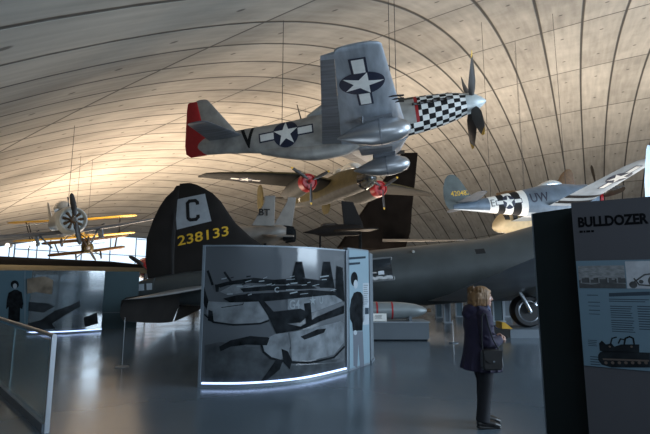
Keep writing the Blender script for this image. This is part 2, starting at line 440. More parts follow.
def end_wall(i, name, n, nj=26, mull=.12):
    """glazed wall that closes the arch at joint i"""
    P = [roof(i, J0+(J1-J0)*k/nj) for k in range(nj+1)]
    P = [p for p in P if p.z > .15]
    g = MB(); f = MB()
    for k in range(len(P)-1):
        a, b_ = P[k], P[k+1]
        g.add([(a.x, a.y, 0), (b_.x, b_.y, 0), b_, a], [(0, 1, 2, 3)])
        f.box((a.x, a.y, a.z/2), (mull, mull, a.z))
        for z in np.arange(3., min(a.z, b_.z), 3.):
            f.tube([(a.x, a.y, z), (b_.x, b_.y, z)], mull/2, 4)
    root = g.build(name, M_pane, None, False); struct(root)
    f.build('window_frame', M_frame, root, False)
end_wall(28, 'window_1', 1)
end_wall(-9, 'window_2', 2)
# ground outside the glazing
o = MB().box((10, 50, -.45), (900, 900, .3)).build('ground', mat('outside_ground', (.16, .17, .15), .9, 0, .2, .05), None, False); struct(o)
# low side wall under the near springing of the arch
def side_wall(j, name):
    P = [roof(I0+(I1-I0)*k/40, j) for k in range(41)]; w = MB()
    vs = [(p.x, p.y, 0) for p in P]+[(p.x, p.y, max(.3, p.z+.1)) for p in P]
    w.add(vs, [(k, k+1, 42+k, 41+k) for k in range(40)])
    o = w.build(name, mat('wall_paint', (.10, .11, .12), .7, 0, .1, 1), None, False); struct(o)
side_wall(J1, 'wall_near'); side_wall(J0, 'wall_far')

# ================================================================== LIGHT
w = bpy.data.worlds.new('World'); bpy.context.scene.world = w; w.use_nodes = True
bg = w.node_tree.nodes['Background']; bg.inputs[0].default_value = (.72, .86, 1.0, 1); bg.inputs[1].default_value = 1.6
def area(name, loc, aim, sx, sy, W, col):
    l = bpy.data.lights.new(name, 'AREA'); l.shape = 'RECTANGLE'; l.size = sx; l.size_y = sy; l.energy = W; l.color = col
    o = bpy.data.objects.new(name, l); C.objects.link(o); o.location = loc
    o.rotation_euler = (Vector(aim)-Vector(loc)).to_track_quat('-Z', 'Y').to_euler(); return o
def spot(name, loc, aim, W, col, size=1.6, blend=.8, r=.25):
    l = bpy.data.lights.new(name, 'SPOT'); l.energy = W; l.color = col; l.spot_size = size; l.spot_blend = blend; l.shadow_soft_size = r
    o = bpy.data.objects.new(name, l); C.objects.link(o); o.location = loc
    o.rotation_euler = (Vector(aim)-Vector(loc)).to_track_quat('-Z', 'Y').to_euler(); return o
warm = (1., .70, .42)
for k_, (x, y, W_, c_) in enumerate(((-22, 46, 4300, (1., .80, .60)), (-12, 36, 2300, (1., .79, .60)), (-8, 52, 3200, (1., .79, .58)), (6, 46, 3900, (1., .81, .62)), (20, 44, 3700, (1., .85, .70)), (34, 40, 2900, (.97, .90, .80)), (9, 26, 1200, (1., .88, .76)), (24, 20, 1300, (.93, .92, .88)))):
    area('unseen_uplight', (x, y, .9), (x, y+.01, 12), 9, 6, W_, c_)
area('unseen_uplight', (-16, 19, .6), (-16, 19.01, 6), 5, 2, 160, (1., .82, .62))  # unseen; added to brighten the long wing's cream underside
area('near_up_fill', (-1, 11, .5), (-1, 11.01, 9), 4, 3, 60, (.75, .88, 1.))  # unseen cool fill added below the near roof
# daylight from the glazed end wall out of frame on the right
area('daylight_right', (30, 2, 9), (4, 18, 5), 16, 12, 9500, (.66, .83, 1.))
# unseen cool fill, added behind the viewpoint to brighten the near displays
area('front_fill', (2.5, -2.6, 4.3), (0, 9, 1.2), 7, 2.0, 250, (.66, .83, 1.))
cam = bpy.data.cameras.new('Camera'); co = bpy.data.objects.new('Camera', cam); C.objects.link(co)
spot('underside_fill_spot', (9, 3.5, .5), (3.6, 12.5, 8.5), 1500, (.72, .86, 1.), 1.0, 1., .6)  # unseen cool spot added to brighten the silver fighter's underside
co.location = (0, 0, CH); co.rotation_euler = (PI/2+TILT, 0, 0)
cam.sensor_width = 36; cam.lens = F/650*36; cam.clip_end = 600
sc = bpy.context.scene; sc.camera = co
sc.view_settings.view_transform = 'Standard'; sc.view_settings.look = 'None'; sc.view_settings.gamma = 1; sc.view_settings.exposure = 0
try:
    sc.cycles.use_denoising = True; sc.cycles.max_bounces = 8; sc.cycles.transparent_max_bounces = 16; sc.cycles.sample_clamp_indirect = 4
except Exception: pass
# ================================================================== AIRCRAFT
def set_inc(o, k):
    for v in o.data.vertices: v.co.z += (v.co.x+5.2)*k
def cables(parent, locs, name='suspension_cable'):
    """steel cables from points on the craft (its own space) up to the roof"""
    bpy.context.view_layer.update(); mw = parent.matrix_world; inv = mw.inverted()
    for p in locs:
        a = mw @ Vector(p); z = roof_z(a.x, a.y)
        MB().tube([inv @ a, inv @ Vector((a.x, a.y, z))], .012, 6).build(name, M_cable, parent)

# ---- silver fighter with chequered nose
P51 = thing('fighter_airplane', 'silver hanging fighter with black and white chequered nose and red rudder', 'airplane',
            (5.097, 13.455, 7.335), (.0271, -.1105, -.1816), (1.013, .943, 1.039), 'aircraft hanging from the roof')
fs_ = [(-.62, 0, .33, .34), (-1.0, -.02, .40, .44), (-1.6, -.06, .44, .53), (-2.4, -.09, .46, .60), (-3.2, -.12, .47, .64), (-4.4, -.16, .46, .66), (-5.2, -.20, .44, .68), (-6.0, -.19, .39, .62),
       (-7., -.08, .30, .50), (-8., .02, .21, .41), (-9., .06, .13, .33), (-9.75, .06, .04, .26)]
allS = interp(fs_, 90)
nose = [s for s in allS if s[0] > -2.12]; rear = [s for s in allS if s[0] <= nose[-1][0]+1e-6]
def chk(x, q, i, k):
    return (int(math.floor(-x/.205)) + k//3) % 2
mb = MB(); fuselage(mb, nose, seg=60, smooth=False, mfun=chk); cowl = mb.build('engine_cowling', [M_white, M_black], P51)
def rf(x, q, i, k):
    s = math.sin(q)
    if x > -2.9 and s < -.55: return 1+((int(math.floor(-x/.205)) + k//3) % 2)
    if x > -2.97 and s < -.55: return 3
    if x > -2.22: return 3
    if x > -4.6 and s > .72: return 4
    return 0
mb = MB(); fuselage(mb, rear, seg=60, smooth=False, mfun=rf); fus = mb.build('fuselage', [M_fuse, M_white, M_black, M_red, M_olivetop], P51)
mb = MB(); mb.lathe([(.02, .001), (-.03, .07), (-.14, .16), (-.32, .27), (-.5, .32), (-.64, .335)], 32); mb.build('spinner', M_silver, P51)
for sd in (-1, 1):
    mb = MB(); mb.box((-1.65, sd*.425, .14), (1.25, .03, .07)); [mb.tube([(-1.12-.2*k, sd*.41, .14), (-1.24-.2*k, sd*.475, .14)], .045, 8) for k in range(6)]; mb.build('exhaust_stack', M_blade, cowl)
propeller(P51, (-.42, 0, 0), 1.72, 4, .85, .36, True, pitch=1.0)
# belly radiator
mb = MB(); fuselage(mb, [(-4.1, -.66, .26, .14), (-4.5, -.72, .34, .26), (-5.4, -.72, .36, .30), (-6.4, -.60, .30, .24), (-7.4, -.42, .15, .12)], 16, 20); mb.build('radiator_scoop', M_fuse, P51)
mb = MB(); fuselage(mb, [(-3.25, .50, .10, .04), (-3.6, .62, .28, .22), (-4.2, .70, .33, .34), (-4.9, .62, .28, .28), (-5.7, .42, .10, .10)], 20, 20); cn = mb.build('canopy', M_glass, P51)
mb = MB(); mb.tube([(-3.7, -.33, .5), (-3.72, -.2, .86), (-3.72, 0, .98), (-3.72, .2, .86), (-3.7, .33, .5)], .025, 6); mb.build('windscreen_frame', M_fuse, cn)
for sd, nm in ((-1, 'wing'), (1, 'wing')):
    S = wsec((sd*.2, sd*5.78), (-2.5, -3.03), (-5.28, -4.30), (-.66, -.18), (.15, .11), 4, .03)
    F_ = [[s[0], s[1], s[1]-(s[1]-s[2])*.77, s[3], s[4]] for s in S]
    mb = MB(); wing(mb, S, 0, .77); wg = mb.build(nm, M_aluw, P51)

    L = lambda y: [a+(b-a)*((y-.2)/5.58) for a, b in ((-2.5, -3.03), (-5.28, -4.30), (-.66, -.18), (.15, .11))]
    def rows(ys): return [[sd*y, *L(y)[:2], L(y)[2], L(y)[3]] for y in ys]
    mb = MB(); wing(mb, rows((.45, 1.7, 2.95)), .775, 1.); mb.build('flap', M_alud, wg)
    mb = MB(); wing(mb, rows((2.98, 4.2, 5.42)), .775, 1.); mb.build('aileron', M_alud, wg)
    mb = MB(); wing(mb, rows((5.42, 5.6)), .76, 1.); mb.build('wing_tip', M_aluw, wg)
    mb = MB()
    for q in range(3): mb.tube([(-2.6, sd*(2.75+.22*q), -.50), (-2.99, sd*(2.75+.22*q), -.46)], .025, 8)
    mb.build('gun_barrels', M_blade, wg)
    # drop tank with its pylon
    mb = MB(); mb.lathe([(-2.48, .005), (-2.52, .12), (-2.62, .22), (-2.85, .31), (-3.2, .36), (-3.6, .345), (-4.0, .24), (-4.35, .11), (-4.55, .02)], 28, 0, 'x', (0, sd*2.2, -1.05 if sd < 0 else -1.08))
    tk = mb.build('drop_tank', M_tank, P51)
    mb = MB(); mb.box((-3.35, sd*2.2, -.70), (.8, .07, .36)); mb.tube([(-3.0, sd*2.05, -.85), (-2.95, sd*2.2, -.5)], .025, 6); mb.tube([(-3.8, sd*2.3, -.85), (-3.75, sd*2.3, -.5)], .025, 6); mb.build('pylon', M_alud, tk)
    mb = MB(); mb.lathe([(-3.3, .358), (-3.33, .366), (-3.36, .358)], 28, 0, 'x', (0, sd*2.2, -1.05 if sd < 0 else -1.08)); mb.build('tank_seam', M_alud, tk)
    mb = MB(); mb.box((-3.6, sd*1.1, -.73), (1.1, .75, .05)); mb.build('landing_gear_door', M_alud, wg)
    st = wsec((0, sd*2.05), (-7.95, -8.5), (-9.2, -9.12), (.22, .22), (.10, .08), 4, .08)
    mb = MB(); wing(mb, st); mb.build('tailplane', M_alud, P51)
    if sd < 0:
        decal('insignia', star_bar(.55), [M_navy, M_white], wg, onto(wg, (-3.58, -4.18, 0), (0, 1, 0), (1, 0, 0), (0, 0, -1)), .12).rotation_euler = (0, 0, 0)
fin = wsec((.1, 1.74), (-8.0, -9.2), (-9.38, -9.62), (0, 0), (.10, .08), 3, .04)
mb = MB(); wing(mb, fin, kind='v'); mb.build('tail_fin', M_fuse, P51)
rud = [[-.24, -9.35, -9.95, 0, .14], [-.1, -9.3, -10.12, 0, .14], [.2, -9.34, -10.14, 0, .13], [.8, -9.42, -10.06, 0, .12], [1.4, -9.52, -9.98, 0, .12], [1.66, -9.56, -9.92, 0, .10], [1.70, -9.58, -9.86, 0, .06]]
mb = MB(); wing(mb, rud, kind='v'); mb.build('rudder', M_red, P51)
mb = MB(); mb.tube([(-5.9, 0, .30), (-6.0, 0, .95)], [.03, .015], 6); mb.build('aerial_mast', M_blade, P51)
decal('fuselage_star', star_bar(.45), [M_navy, M_white], fus, onto(fus, (-6.42, -.5, -.06), (1, 0, 0), (0, 0, 1), (0, -1, 0)), .1)
ps, tw = text_polys('V', .68, .03)
decal('code_letter', [(shift(ps, 0, 0, .8), 0, 0)], [M_black], fus, onto(fus, (-8.02, -.4, -.30), (1, 0, .02), (0, 0, 1), (0, -1, 0)), .15)
cables(P51, [(-2.75, -.2, .2), (-2.95, .2, .2), (-6.6, 0, .3)])

# ---- twin-engine olive bomber
B25 = thing('twin_engine_bomber', 'olive twin-engine hanging bomber with two red engine cowl rings, behind the silver fighter', 'airplane',
            (3.18, 29.22, 8.85), (.009, -.012, -1.138), group='aircraft hanging from the roof')
mb = MB()
def bf(x, q, i, k): return 1 if math.sin(q) < -.45 else 0
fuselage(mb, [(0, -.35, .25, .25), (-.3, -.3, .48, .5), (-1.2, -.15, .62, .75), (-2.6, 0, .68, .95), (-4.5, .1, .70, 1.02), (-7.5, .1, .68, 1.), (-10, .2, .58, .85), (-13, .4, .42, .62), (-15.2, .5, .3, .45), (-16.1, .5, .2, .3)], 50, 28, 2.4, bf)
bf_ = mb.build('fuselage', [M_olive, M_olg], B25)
mb = MB(); mb.lathe([(.06, .02), (.03, .22), (-.12, .42), (-.45, .56), (-1.0, .68)], 18, 0, 'x', (0, 0, -.28)); g = mb.build('glazed_nose', M_dglass, B25)
mb = MB()
for k in range(6):
    a = PI*k/6; mb.tube([(.05-.0, .0, -.28)]+[(x, r*math.cos(a+q), -.28+r*math.sin(a+q)) for q in (0,) for x, r in ((-.12, .44), (-.45, .58), (-1.0, .70))], .02, 5)
    mb.tube([(x, -r*math.cos(a), -.28-r*math.sin(a)) for x, r in ((-.12, .44), (-.45, .58), (-1.0, .70))], .02, 5)
mb.build('nose_frame', M_olive, g)
mb = MB(); fuselage(mb, [(-1.7, .75, .3, .05), (-2.2, .95, .5, .32), (-3.2, 1.05, .5, .36), (-4.0, .95, .4, .2)], 12, 18, 2.4); mb.build('cockpit_canopy', M_glass, B25)
mb = MB(); mb.ball((-5., 0, 1.1), (.5, .45, .4)); mb.build('dorsal_turret', M_glass, B25)
mb = MB(); fuselage(mb, [(-15.2, .9, .2, .1), (-15.8, .9, .3, .3), (-16.3, .8, .2, .3)], 8, 14); mb.build('tail_turret', M_dglass, B25)
for sd in (-1, 1):
    S = [[sd*.3, -5., -8.3, .45, .20], [sd*3, -5.0, -8.1, .75, .20], [sd*6, -5.4, -7.9, .72, .19], [sd*9, -6.0, -7.45, .66, .16], [sd*9.9, -6.25, -7.25, .62, .13], [sd*10.25, -6.5, -7.05, .52, .09], [sd*10.35, -6.7, -6.95, .52, .05]]
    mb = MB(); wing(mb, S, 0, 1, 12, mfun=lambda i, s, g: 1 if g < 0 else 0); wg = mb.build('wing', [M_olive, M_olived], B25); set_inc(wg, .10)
    c = (-3.75, sd*3.0, -.05)
    mb = MB(); fuselage(mb, [(-4.3, 0, .62, .64), (-5, 0, .64, .68), (-6.5, -.02, .60, .72), (-8, 0, .45, .55), (-9.3, .1, .22, .28), (-10, .2, .05, .07)], 30, 22); na = mb.build('engine_nacelle', M_olg, B25); na.location = (0, c[1], c[2]); 
    mb = MB(); mb.lathe([(-3.85, .46), (-3.75, .52), (-3.8, .60), (-4.0, .66), (-4.32, .68)], 28, 0, 'x', (0, c[1], c[2])); mb.build('cowl_ring', M_redl, na).location = (0, -c[1], -c[2])
    e = radial_engine(na, (-3.75, 0, 0), .52); 
    mb = MB(); mb.lathe([(-3.4, .02), (-3.45, .10), (-3.7, .14)], 14, 0, 'x'); mb.build('propeller_hub', M_redl, na)
    propeller(na, (-3.5, 0, 0), 1.75, 3, (.95 if sd < 0 else 1.0)+PI/3*1.0+1.15, .26, True)
    if sd < 0:
        decal('insignia', star_bar(.55), [M_navy, M_white], wg, onto(wg, (-6.75, -6.9, 0), (0, 1, 0), (1, 0, 0), (0, 0, -1)), .2)
    mb = MB(); wing(mb, [[sd*.1, -13.3, -15.4, .62, .12], [sd*1.8, -13.5, -15.3, .62, .11], [sd*3.4, -13.8, -15.2, .62, .1]]); mb.build('tailplane', M_olived, B25)
    V = [(-.55, -14.2, -15.2), (-.3, -13.9, -15.5), (.2, -13.7, -15.7), (.9, -13.8, -15.75), (1.5, -14.1, -15.7), (1.8, -14.4, -15.5), (1.88, -14.7, -15.3)]
    mb = MB(); wing(mb, [[z+.1, a, b, sd*3.4, .10] for z, a, b in V], kind='v'); mb.build('tail_fin', M_olive, B25)
ps, tw = text_polys('K1', .7, .03)
decal('fuselage_marks', [(shift(star(0, 0, .35), 0, 0), 0, 0)], [M_white], bf_, onto(bf_, (-12.2, -.4, .3), (1, 0, 0), (0, 0, 1), (0, -1, 0)), .2)
cables(B25, [(-6, 0, 1.0), (-12, 0, .9)])

# ---- striped fighter on the right
M_p47d = mat('tailplane_dark_blue', (.045, .06, .08), .55, 0, .25, 2)
P47 = thing('striped_fighter_airplane', 'blue-grey fighter with black and white bands round its rear fuselage, hanging on the right', 'airplane',
            (17.18, 26.87, 6.78), (-.132, -.104, .163), (.94, 1.02, 1.036), group='aircraft hanging from the roof')
def pf(x, q, i, k):
    if -5.9 > x > -8.35:
        return 1 if int((x+8.35)/.49) % 2 == 0 else 2
    return 3 if math.sin(q) < -.85 else 0
S47 = [(-1.02, 0, .66, .70), (-1.1, 0, .70, .74), (-2.2, -.02, .74, .88), (-3.6, .02, .72, .98), (-4.8, .0, .66, .92), (-6.2, .02, .52, .72), (-8., .06, .36, .48), (-9.6, .10, .18, .28), (-10.6, .12, .06, .14)]
mb = MB(); fuselage(mb, S47, 110, 32, 2.1, pf); f47 = mb.build('fuselage', [M_p47, M_white, M_black, M_p47l], P47)
mb = MB(); mb.lathe([(-.72, .50), (-.66, .58), (-.72, .65), (-.98, .71)], 32); mb.build('cowl_ring', M_redl, P47)
radial_engine(P47, (-.72, 0, 0), .56)
mb = MB(); mb.lathe([(-.1, .02), (-.2, .15), (-.6, .2)], 16); mb.build('propeller_hub', M_blade, P47)
propeller(P47, (-.45, 0, 0), 1.98, 4, .06, .42, None, pitch=.75)
mb = MB(); fuselage(mb, [(-2.9, .80, .2, .05), (-3.2, .90, .34, .22), (-3.7, .96, .36, .28), (-4.2, .92, .30, .22), (-4.8, .80, .1, .1)], 16, 18); mb.build('canopy', M_glass, P47)
def WM(i, s, g): return 0
for sd in (-1, 1):
    S = wsec((sd*.4, sd*6.2), (-1.9, -2.6), (-4.7, -3.9), (-.42, .02), (.14, .10), 6, .14)
    def wf(i, s, g, S=S, sd=sd):
        y = abs(S[i][0]); return 0
    mb = MB(); wing(mb, S); wg = mb.build('wing', M_p47l, P47)
    if sd < 0:
        decal('insignia', star_bar(.62), [M_navy, M_white], wg, onto(wg, (-3.2, -4.3, 0), (0, 1, 0), (1, 0, 0), (0, 0, -1)), .2)
    for y in (1.0, 1.75):
        decal('wing_band', [(rect(-1.35, 0, 1.35, .36), 0, 0)], [M_black], wg, onto(wg, (-3.25, sd*y, 0), (1, 0, 0), (0, sd, 0), (0, 0, 1)), .2)
        decal('wing_band', [(rect(-1.35, 0, 1.35, .36), 0, 0)], [M_black], wg, onto(wg, (-3.25, sd*y, 0), (1, 0, 0), (0, sd, 0), (0, 0, -1)), .2)
    mb = MB()
    for q in range(4): mb.tube([(-1.7, sd*(2.5+.2*q), -.30), (-2.3, sd*(2.5+.2*q), -.28)], .03, 8)
    mb.build('gun_barrels', M_blade, wg)
    mb = MB(); wing(mb, wsec((0, sd*2.05), (-9.0, -9.35), (-10.4, -10.1), (.32, .32), (.10, .09), 4, .2)); mb.build('tailplane', M_p47d, P47)
V = [(.0, -8.6, -10.9), (.3, -9.0, -11.05), (.8, -9.35, -11.1), (1.3, -9.6, -11.0), (1.75, -9.85, -10.8), (1.95, -10.05, -10.6), (2.02, -10.2, -10.45)]
mb = MB(); wing(mb, [[z, a, b, 0, .09] for z, a, b in V], kind='v'); fn = mb.build('tail_fin', M_p47f, P47)
ps, tw = text_polys('420487', .30, .01)
decal('serial_number', [(shift(ps, -tw/2, 0), 0, 0)], [M_yel], fn, onto(fn, (-10.0, -.2, .72), (1, 0, 0), (0, 0, 1), (0, -1, 0)), .3)
decal('fuselage_star', star_bar(.40), [M_navy, M_white], f47, onto(f47, (-7.15, -.6, .05), (1, 0, 0), (0, 0, 1), (0, -1, 0)), .15)
ps, tw = text_polys('UW', .55, .02)
decal('code_letters', [(shift(ps, 0, 0, .9), 0, 0)], [M_navy], f47, onto(f47, (-5.75, -.6, -.15), (1, 0, 0), (0, 0, 1), (0, -1, 0)), .15)
ps, tw = text_polys('E', .40, -.01)
decal('code_letters', [(ps, 0, .008)], [M_black], f47, onto(f47, (-8.28, -.6, -.12), (1, 0, 0), (0, 0, 1), (0, -1, 0)), .15)
cables(P47, [(-2.6, 0, .85), (-8, 0, .5)])
# ---- heavy bomber standing on the floor (black fin, number 238133)
B17 = thing('heavy_bomber', 'dark heavy bomber on the floor, rounded black fin with letter C and yellow 238133', 'airplane',
            (15.607, 16.753, 3.227), (0, -.0878, -.0091))
SB = [(-.2, -.3, .3, .3), (-1.5, -.1, .95, 1.0), (-4, .15, 1.1, 1.4), (-7, -.1, 1.12, 1.38), (-9.5, -.28, 1.1, 1.17), (-12, -.29, 1.1, 1.12), (-14.5, -.28, 1.02, 1.06), (-17, -.18, .82, .78), (-19.5, -.08, .58, .70), (-21.5, .02, .40, .55), (-22.3, .06, .34, .42)]
mb = MB(); fuselage(mb, SB, 80, 40); f17 = mb.build('fuselage', M_b17, B17)
# waist window opening with its gun
w0 = onto(f17, (-13.9, -1, .05), (1, 0, 0), (0, 0, 1), (0, -1, 0))
decal('waist_window', [(rect(-.62, -.36, .62, .36), 0, .004)], [M_dglass], f17, w0, .2)
mb = MB()
for (a, b_) in (((-.66, -.40), (.66, -.40)), ((.66, -.40), (.66, .40)), ((.66, .40), (-.66, .40)), ((-.66, .40), (-.66, -.40))): mb.tube([w0(a[0], a[1], .01), w0(b_[0], b_[1], .01)], .03, 6)
mb.build('window_frame', M_b17w, f17)
mb = MB(); p = w0(.1, -.12, 0); mb.tube([p+Vector((.05, .05, 0)), p+Vector((-.3, -.2, .02)), p+Vector((-.62, -.42, .03))], [.045, .035, .022], 8); mb.box(p+Vector((.12, -.02, .0)), (.2, .12, .13)); mb.build('waist_gun', M_steel, B17)
decal('side_window', [(rect(-.17, -.09, .17, .09), 0, 0)], [M_black], f17, onto(f17, (-10.05, -1, .38), (1, 0, 0), (0, 0, 1), (0, -1, 0)), .1)
mb = MB(); p = onto(f17, (-12.4, -1, .6), (1, 0, 0), (0, 0, 1), (0, -1, 0))(0, 0, 0); mb.tube([p, p+Vector((0, -.12, -.02))], .05, 8); mb.build('navigation_light', M_ltg, B17)
# fin: rounded top, long curved fillet forward
FZ = [(.1, -14.2, -21.35), (.45, -15.5, -21.4), (.8, -16.8, -21.4), (1.2, -17.7, -21.35), (1.7, -18.35, -21.3), (2.3, -18.9, -21.25), (2.8, -19.2, -21.2), (3.2, -19.42, -21.15), (3.55, -19.72, -21.1), (3.8, -20.08, -21.05), (3.96, -20.35, -21.0), (4.04, -20.58, -20.98)]
mb = MB(); wing(mb, [[z, a, b, 0, .055+.05*(z/3.8)] for z, a, b in FZ], kind='v', n=16); fin = mb.build('tail_fin', M_b17f, B17)
RZ = [(.15, -21.4, -22.2), (.5, -21.42, -22.45), (1.2, -21.4, -22.55), (2.0, -21.32, -22.5), (2.7, -21.25, -22.25), (3.2, -21.18, -22.0), (3.55, -21.13, -21.75), (3.8, -21.08, -21.45), (3.97, -21.04, -21.34)]
RZ = [(z, a+.09, b+.10+.03*z) for z, a, b in RZ]
mb = MB(); wing(mb, [[z, a, b, 0, .10] for z, a, b in RZ], kind='v'); rd = mb.build('rudder', M_b17f, B17)
mb = MB(); mb.tube([(-21.38, -.10, .3), (-21.34, -.11, 1.8), (-21.2, -.09, 2.9)], .018, 6); mb.build('hinge_line', M_black, rd)
ff = onto(fin, (-21.2, -.5, 2.42), (1, 0, 0), (0, 0, 1), (0, -1, 0))
M_c = mat('code_square_grey', (.30, .33, .36), .55, 0, .12, 4)
decal('code_square', [([[(.04, -.17), (1.40, .03), (1.20, 1.12), (0, 1.0)]], 0, .004)], [M_c], fin, ff, .15)
def letterC():
    q = []; pts = [(.62, .70), (.62, .82), (.50, .94), (.22, .94), (.10, .82), (.10, .18), (.22, .06), (.50, .06), (.62, .18), (.62, .30)]
    w_ = .13; inn = [(.49, .70), (.49, .77), (.45, .81), (.27, .81), (.23, .77), (.23, .23), (.27, .19), (.45, .19), (.49, .23), (.49, .30)]
    return [[pts[k], pts[k+1], inn[k+1], inn[k]] for k in range(9)]
decal('code_letter', [(shift(letterC(), .34, .03, 1.0, .98), 0, .012)], [M_black], fin, ff, .15)
DG = {'1': [(.5, 0, .5, 1)], }
def stencil(sx, ch):
    """block digits, width .6 height 1"""
    t = .14; P = {'2': [(0,1,.6,1), (.6,1,.6,.5), (.6,.5,0,.5), (0,.5,0,0), (0,0,.6,0)], '3': [(0,1,.6,1), (.6,1,.6,0), (.1,.5,.6,.5), (0,0,.6,0)],
                 '8': [(0,1,.6,1), (.6,1,.6,0), (0,0,.6,0), (0,0,0,1), (0,.5,.6,.5)], '1': [(.3,0,.3,1)]}[ch]
    out = []
    for x0, y0, x1, y1 in P:
        x0, x1 = min(x0, x1), max(x0, x1); y0, y1 = min(y0, y1), max(y0, y1)
        cx = t/2 if x1-x0 > 0 else 0
        out += rect(x0-t/2+(cx if x1 > x0 else 0), y0-t/2, x1+t/2-(cx if x1 > x0 else 0), y1+t/2)
    return shift(out, sx, 0)
allp = []
ps, tw = text_polys('238133', .38, .012)
k_ = 1.98/tw
decal('serial_number', [(shift(ps, 0, 0, k_, 1), 0, 0)], [M_yel], fin, onto(fin, (-21.15, -.5, 1.62), (1, 0, .11), (0, 0, 1), (0, -1, 0)), .2)
# tail gunner's glazed compartment and guns
mb = MB(); fuselage(mb, [(-22.0, .15, .36, .36), (-22.5, .12, .34, .34), (-22.85, .06, .28, .26)], 6, 16, 3); tg = mb.build('tail_gunner_cabin', M_b17, B17)
mb = MB()
for x in (-22.15, -22.45, -22.7): mb.box((x, 0, .18), (.2, .72, .24))
mb.build('cabin_window', M_pale, tg)
for y in (-.12, .12):
    mb = MB(); mb.tube([(-22.7, y, -.20), (-24.2, y, -.42), (-24.25, y, -.43)], [.05, .035, .045], 8); mb.build('tail_gun', M_blade, B17)
for sd in (-1, 1):
    S = [[sd*.3, -19.2, -20.9, -.02, .10], [sd*2, -19.5, -20.95, -.05, .10], [sd*3.6, -19.95, -21.0, -.14, .10], [sd*4.5, -20.2, -21., -.18, .10], [sd*4.95, -20.5, -20.98, -.2, .10], [sd*5.1, -20.7, -20.95, -.2, .08]]
    mb = MB(); wing(mb, S); st = mb.build('tailplane', M_b17w, B17)
    # drooped elevator
    mb = MB(); vs = []
    E_ = [(.10, 1.28), (.55, 1.25), (1.5, 1.15), (2.6, 1.0), (3.9, .80), (4.5, .70), (4.85, .5), (4.98, .25)]
    for y, c in E_:
        for (u, v) in ((0, .07), (-c*.5, .05), (-c, 0), (-c*.5, -.05), (0, -.07)):
            a = 1.2; vs.append((-20.98+u*math.cos(a)+v*math.sin(a), sd*y, -.08-.02*y+u*math.sin(a)*.92+v*.5))
    n = len(E_); fs2 = [(i*5+k, i*5+(k+1)%5, (i+1)*5+(k+1)%5, (i+1)*5+k) for i in range(n-1) for k in range(5)]+[(0, 1, 2, 3, 4), tuple((n-1)*5+k for k in range(5))]
    mb.add(vs, fs2); mb.build('elevator', M_b17f, B17)
    S = [[sd*.8, -6.2, -12.0, -.75, .16], [sd*4, -6.5, -11.6, -.45, .15], [sd*8, -7.1, -11.0, -.1, .14], [sd*12, -7.8, -10.4, .25, .13], [sd*14.6, -8.4, -10.1, .48, .12], [sd*15.5, -8.9, -9.9, .55, .10], [sd*15.8, -9.3, -9.7, .57, .06]]
    mb = MB(); wing(mb, S[:4] if sd > 0 else [[-.8, -6.2, -12.1, -1.2, .13], [-2.5, -6.2, -11.8, -.95, .13], [-4.5, -6.4, -11.4, -.55, .12], [-6.5, -6.8, -11.0, -.15, .12], [-7.2, -7.2, -10.8, .0, .10]], mfun=lambda i, s, g: 1 if s > .70 else 0); wg = mb.build('wing', [M_b17, M_b17w], B17)
    mb = MB(); fuselage(mb, [(-4.6, -.35, .55, .58), (-5.2, -.35, .68, .72), (-6.4, -.35, .6, .66), (-7.8, -.4, .3, .35)], 24, 22); nc = mb.build('engine_nacelle', M_b17w, B17); nc.location = (0, sd*3.4, 0)
    radial_engine(nc, (-4.6, 0, -.35), .5)
    propeller(nc, (-4.2, 0, -.35), 1.75, 3, .6, .3)
# undercarriage: near main wheel
def wheel(parent, c, r, w_, name='main_wheel'):
    mb = MB(); mb.lathe([(-w_/2, r*.62), (-w_/2, r*.86), (-w_*.3, r*.98), (0, r), (w_*.3, r*.98), (w_/2, r*.86), (w_/2, r*.62)], 36, 0, 'y'); t = mb.build(name, M_blackgl, parent); t.location = c
    mb = MB(); mb.lathe([(-w_*.35, .02), (-w_*.36, r*.54), (-w_*.52, r*.60), (-w_*.50, r*.66), (w_*.5, r*.66), (w_*.36, r*.54), (w_*.35, .02)], 32, 0, 'y'); h = mb.build('wheel_rim', M_steel, t)
    mb = MB(); mb.lathe([(-w_*.40, .02), (-w_*.41, r*.5), (-w_*.36, r*.53)], 32, 0, 'y')
    mb.build('brake_disc', M_dark, h)
    for k in range(5):
        a = 2*PI*k/5; mb = MB(); mb.lathe([(-w_*.46, .01), (-w_*.46, r*.09), (-w_*.36, r*.10)], 12, 0, 'y', (r*.26*math.cos(a), 0, r*.26*math.sin(a))); mb.build('wheel_bolt', M_steel, h)
    return t
wl = wheel(B17, (-9.45, -2.6, -1.66), .50, .42)
mb = MB(); mb.tube([(-9.45, -2.90, -1.66), (-9.62, -2.90, -1.2), (-9.75, -2.7, -.8)], .055, 12); mb.tube([(-9.45, -2.93, -1.66), (-9.45, -2.55, -1.66)], .05, 10); mb.build('undercarriage_leg', M_steel, B17)
mb = MB(); mb.tube([(-9.3, -2.88, -1.45), (-8.95, -2.85, -1.2), (-8.9, -2.7, -.8)], .025, 8); mb.build('drag_strut', M_steel, B17)
mb = MB(); mb.tube([(-17.6, 0, -.7), (-17.9, 0, -1.6)], .07, 10); mb.build('tailwheel_leg', M_steel, B17)
tw_ = wheel(B17, (-17.9, .0, -2.25), .32, .2, 'tail_wheel')
bpy.context.view_layer.update()
def ground_of(o): return min((o.matrix_world @ v.co).z for v in o.data.vertices)
zz = ground_of(wl)-.004; pw = wl.matrix_world.translation
WB = MB().box((pw.x+.25, pw.y, zz/2), (2.1, 1.3, zz)).build('wheel_platform', M_plinth, None, False)
tag(WB, 'low pale blue-grey platform under the main wheel of the dark bomber', 'platform')
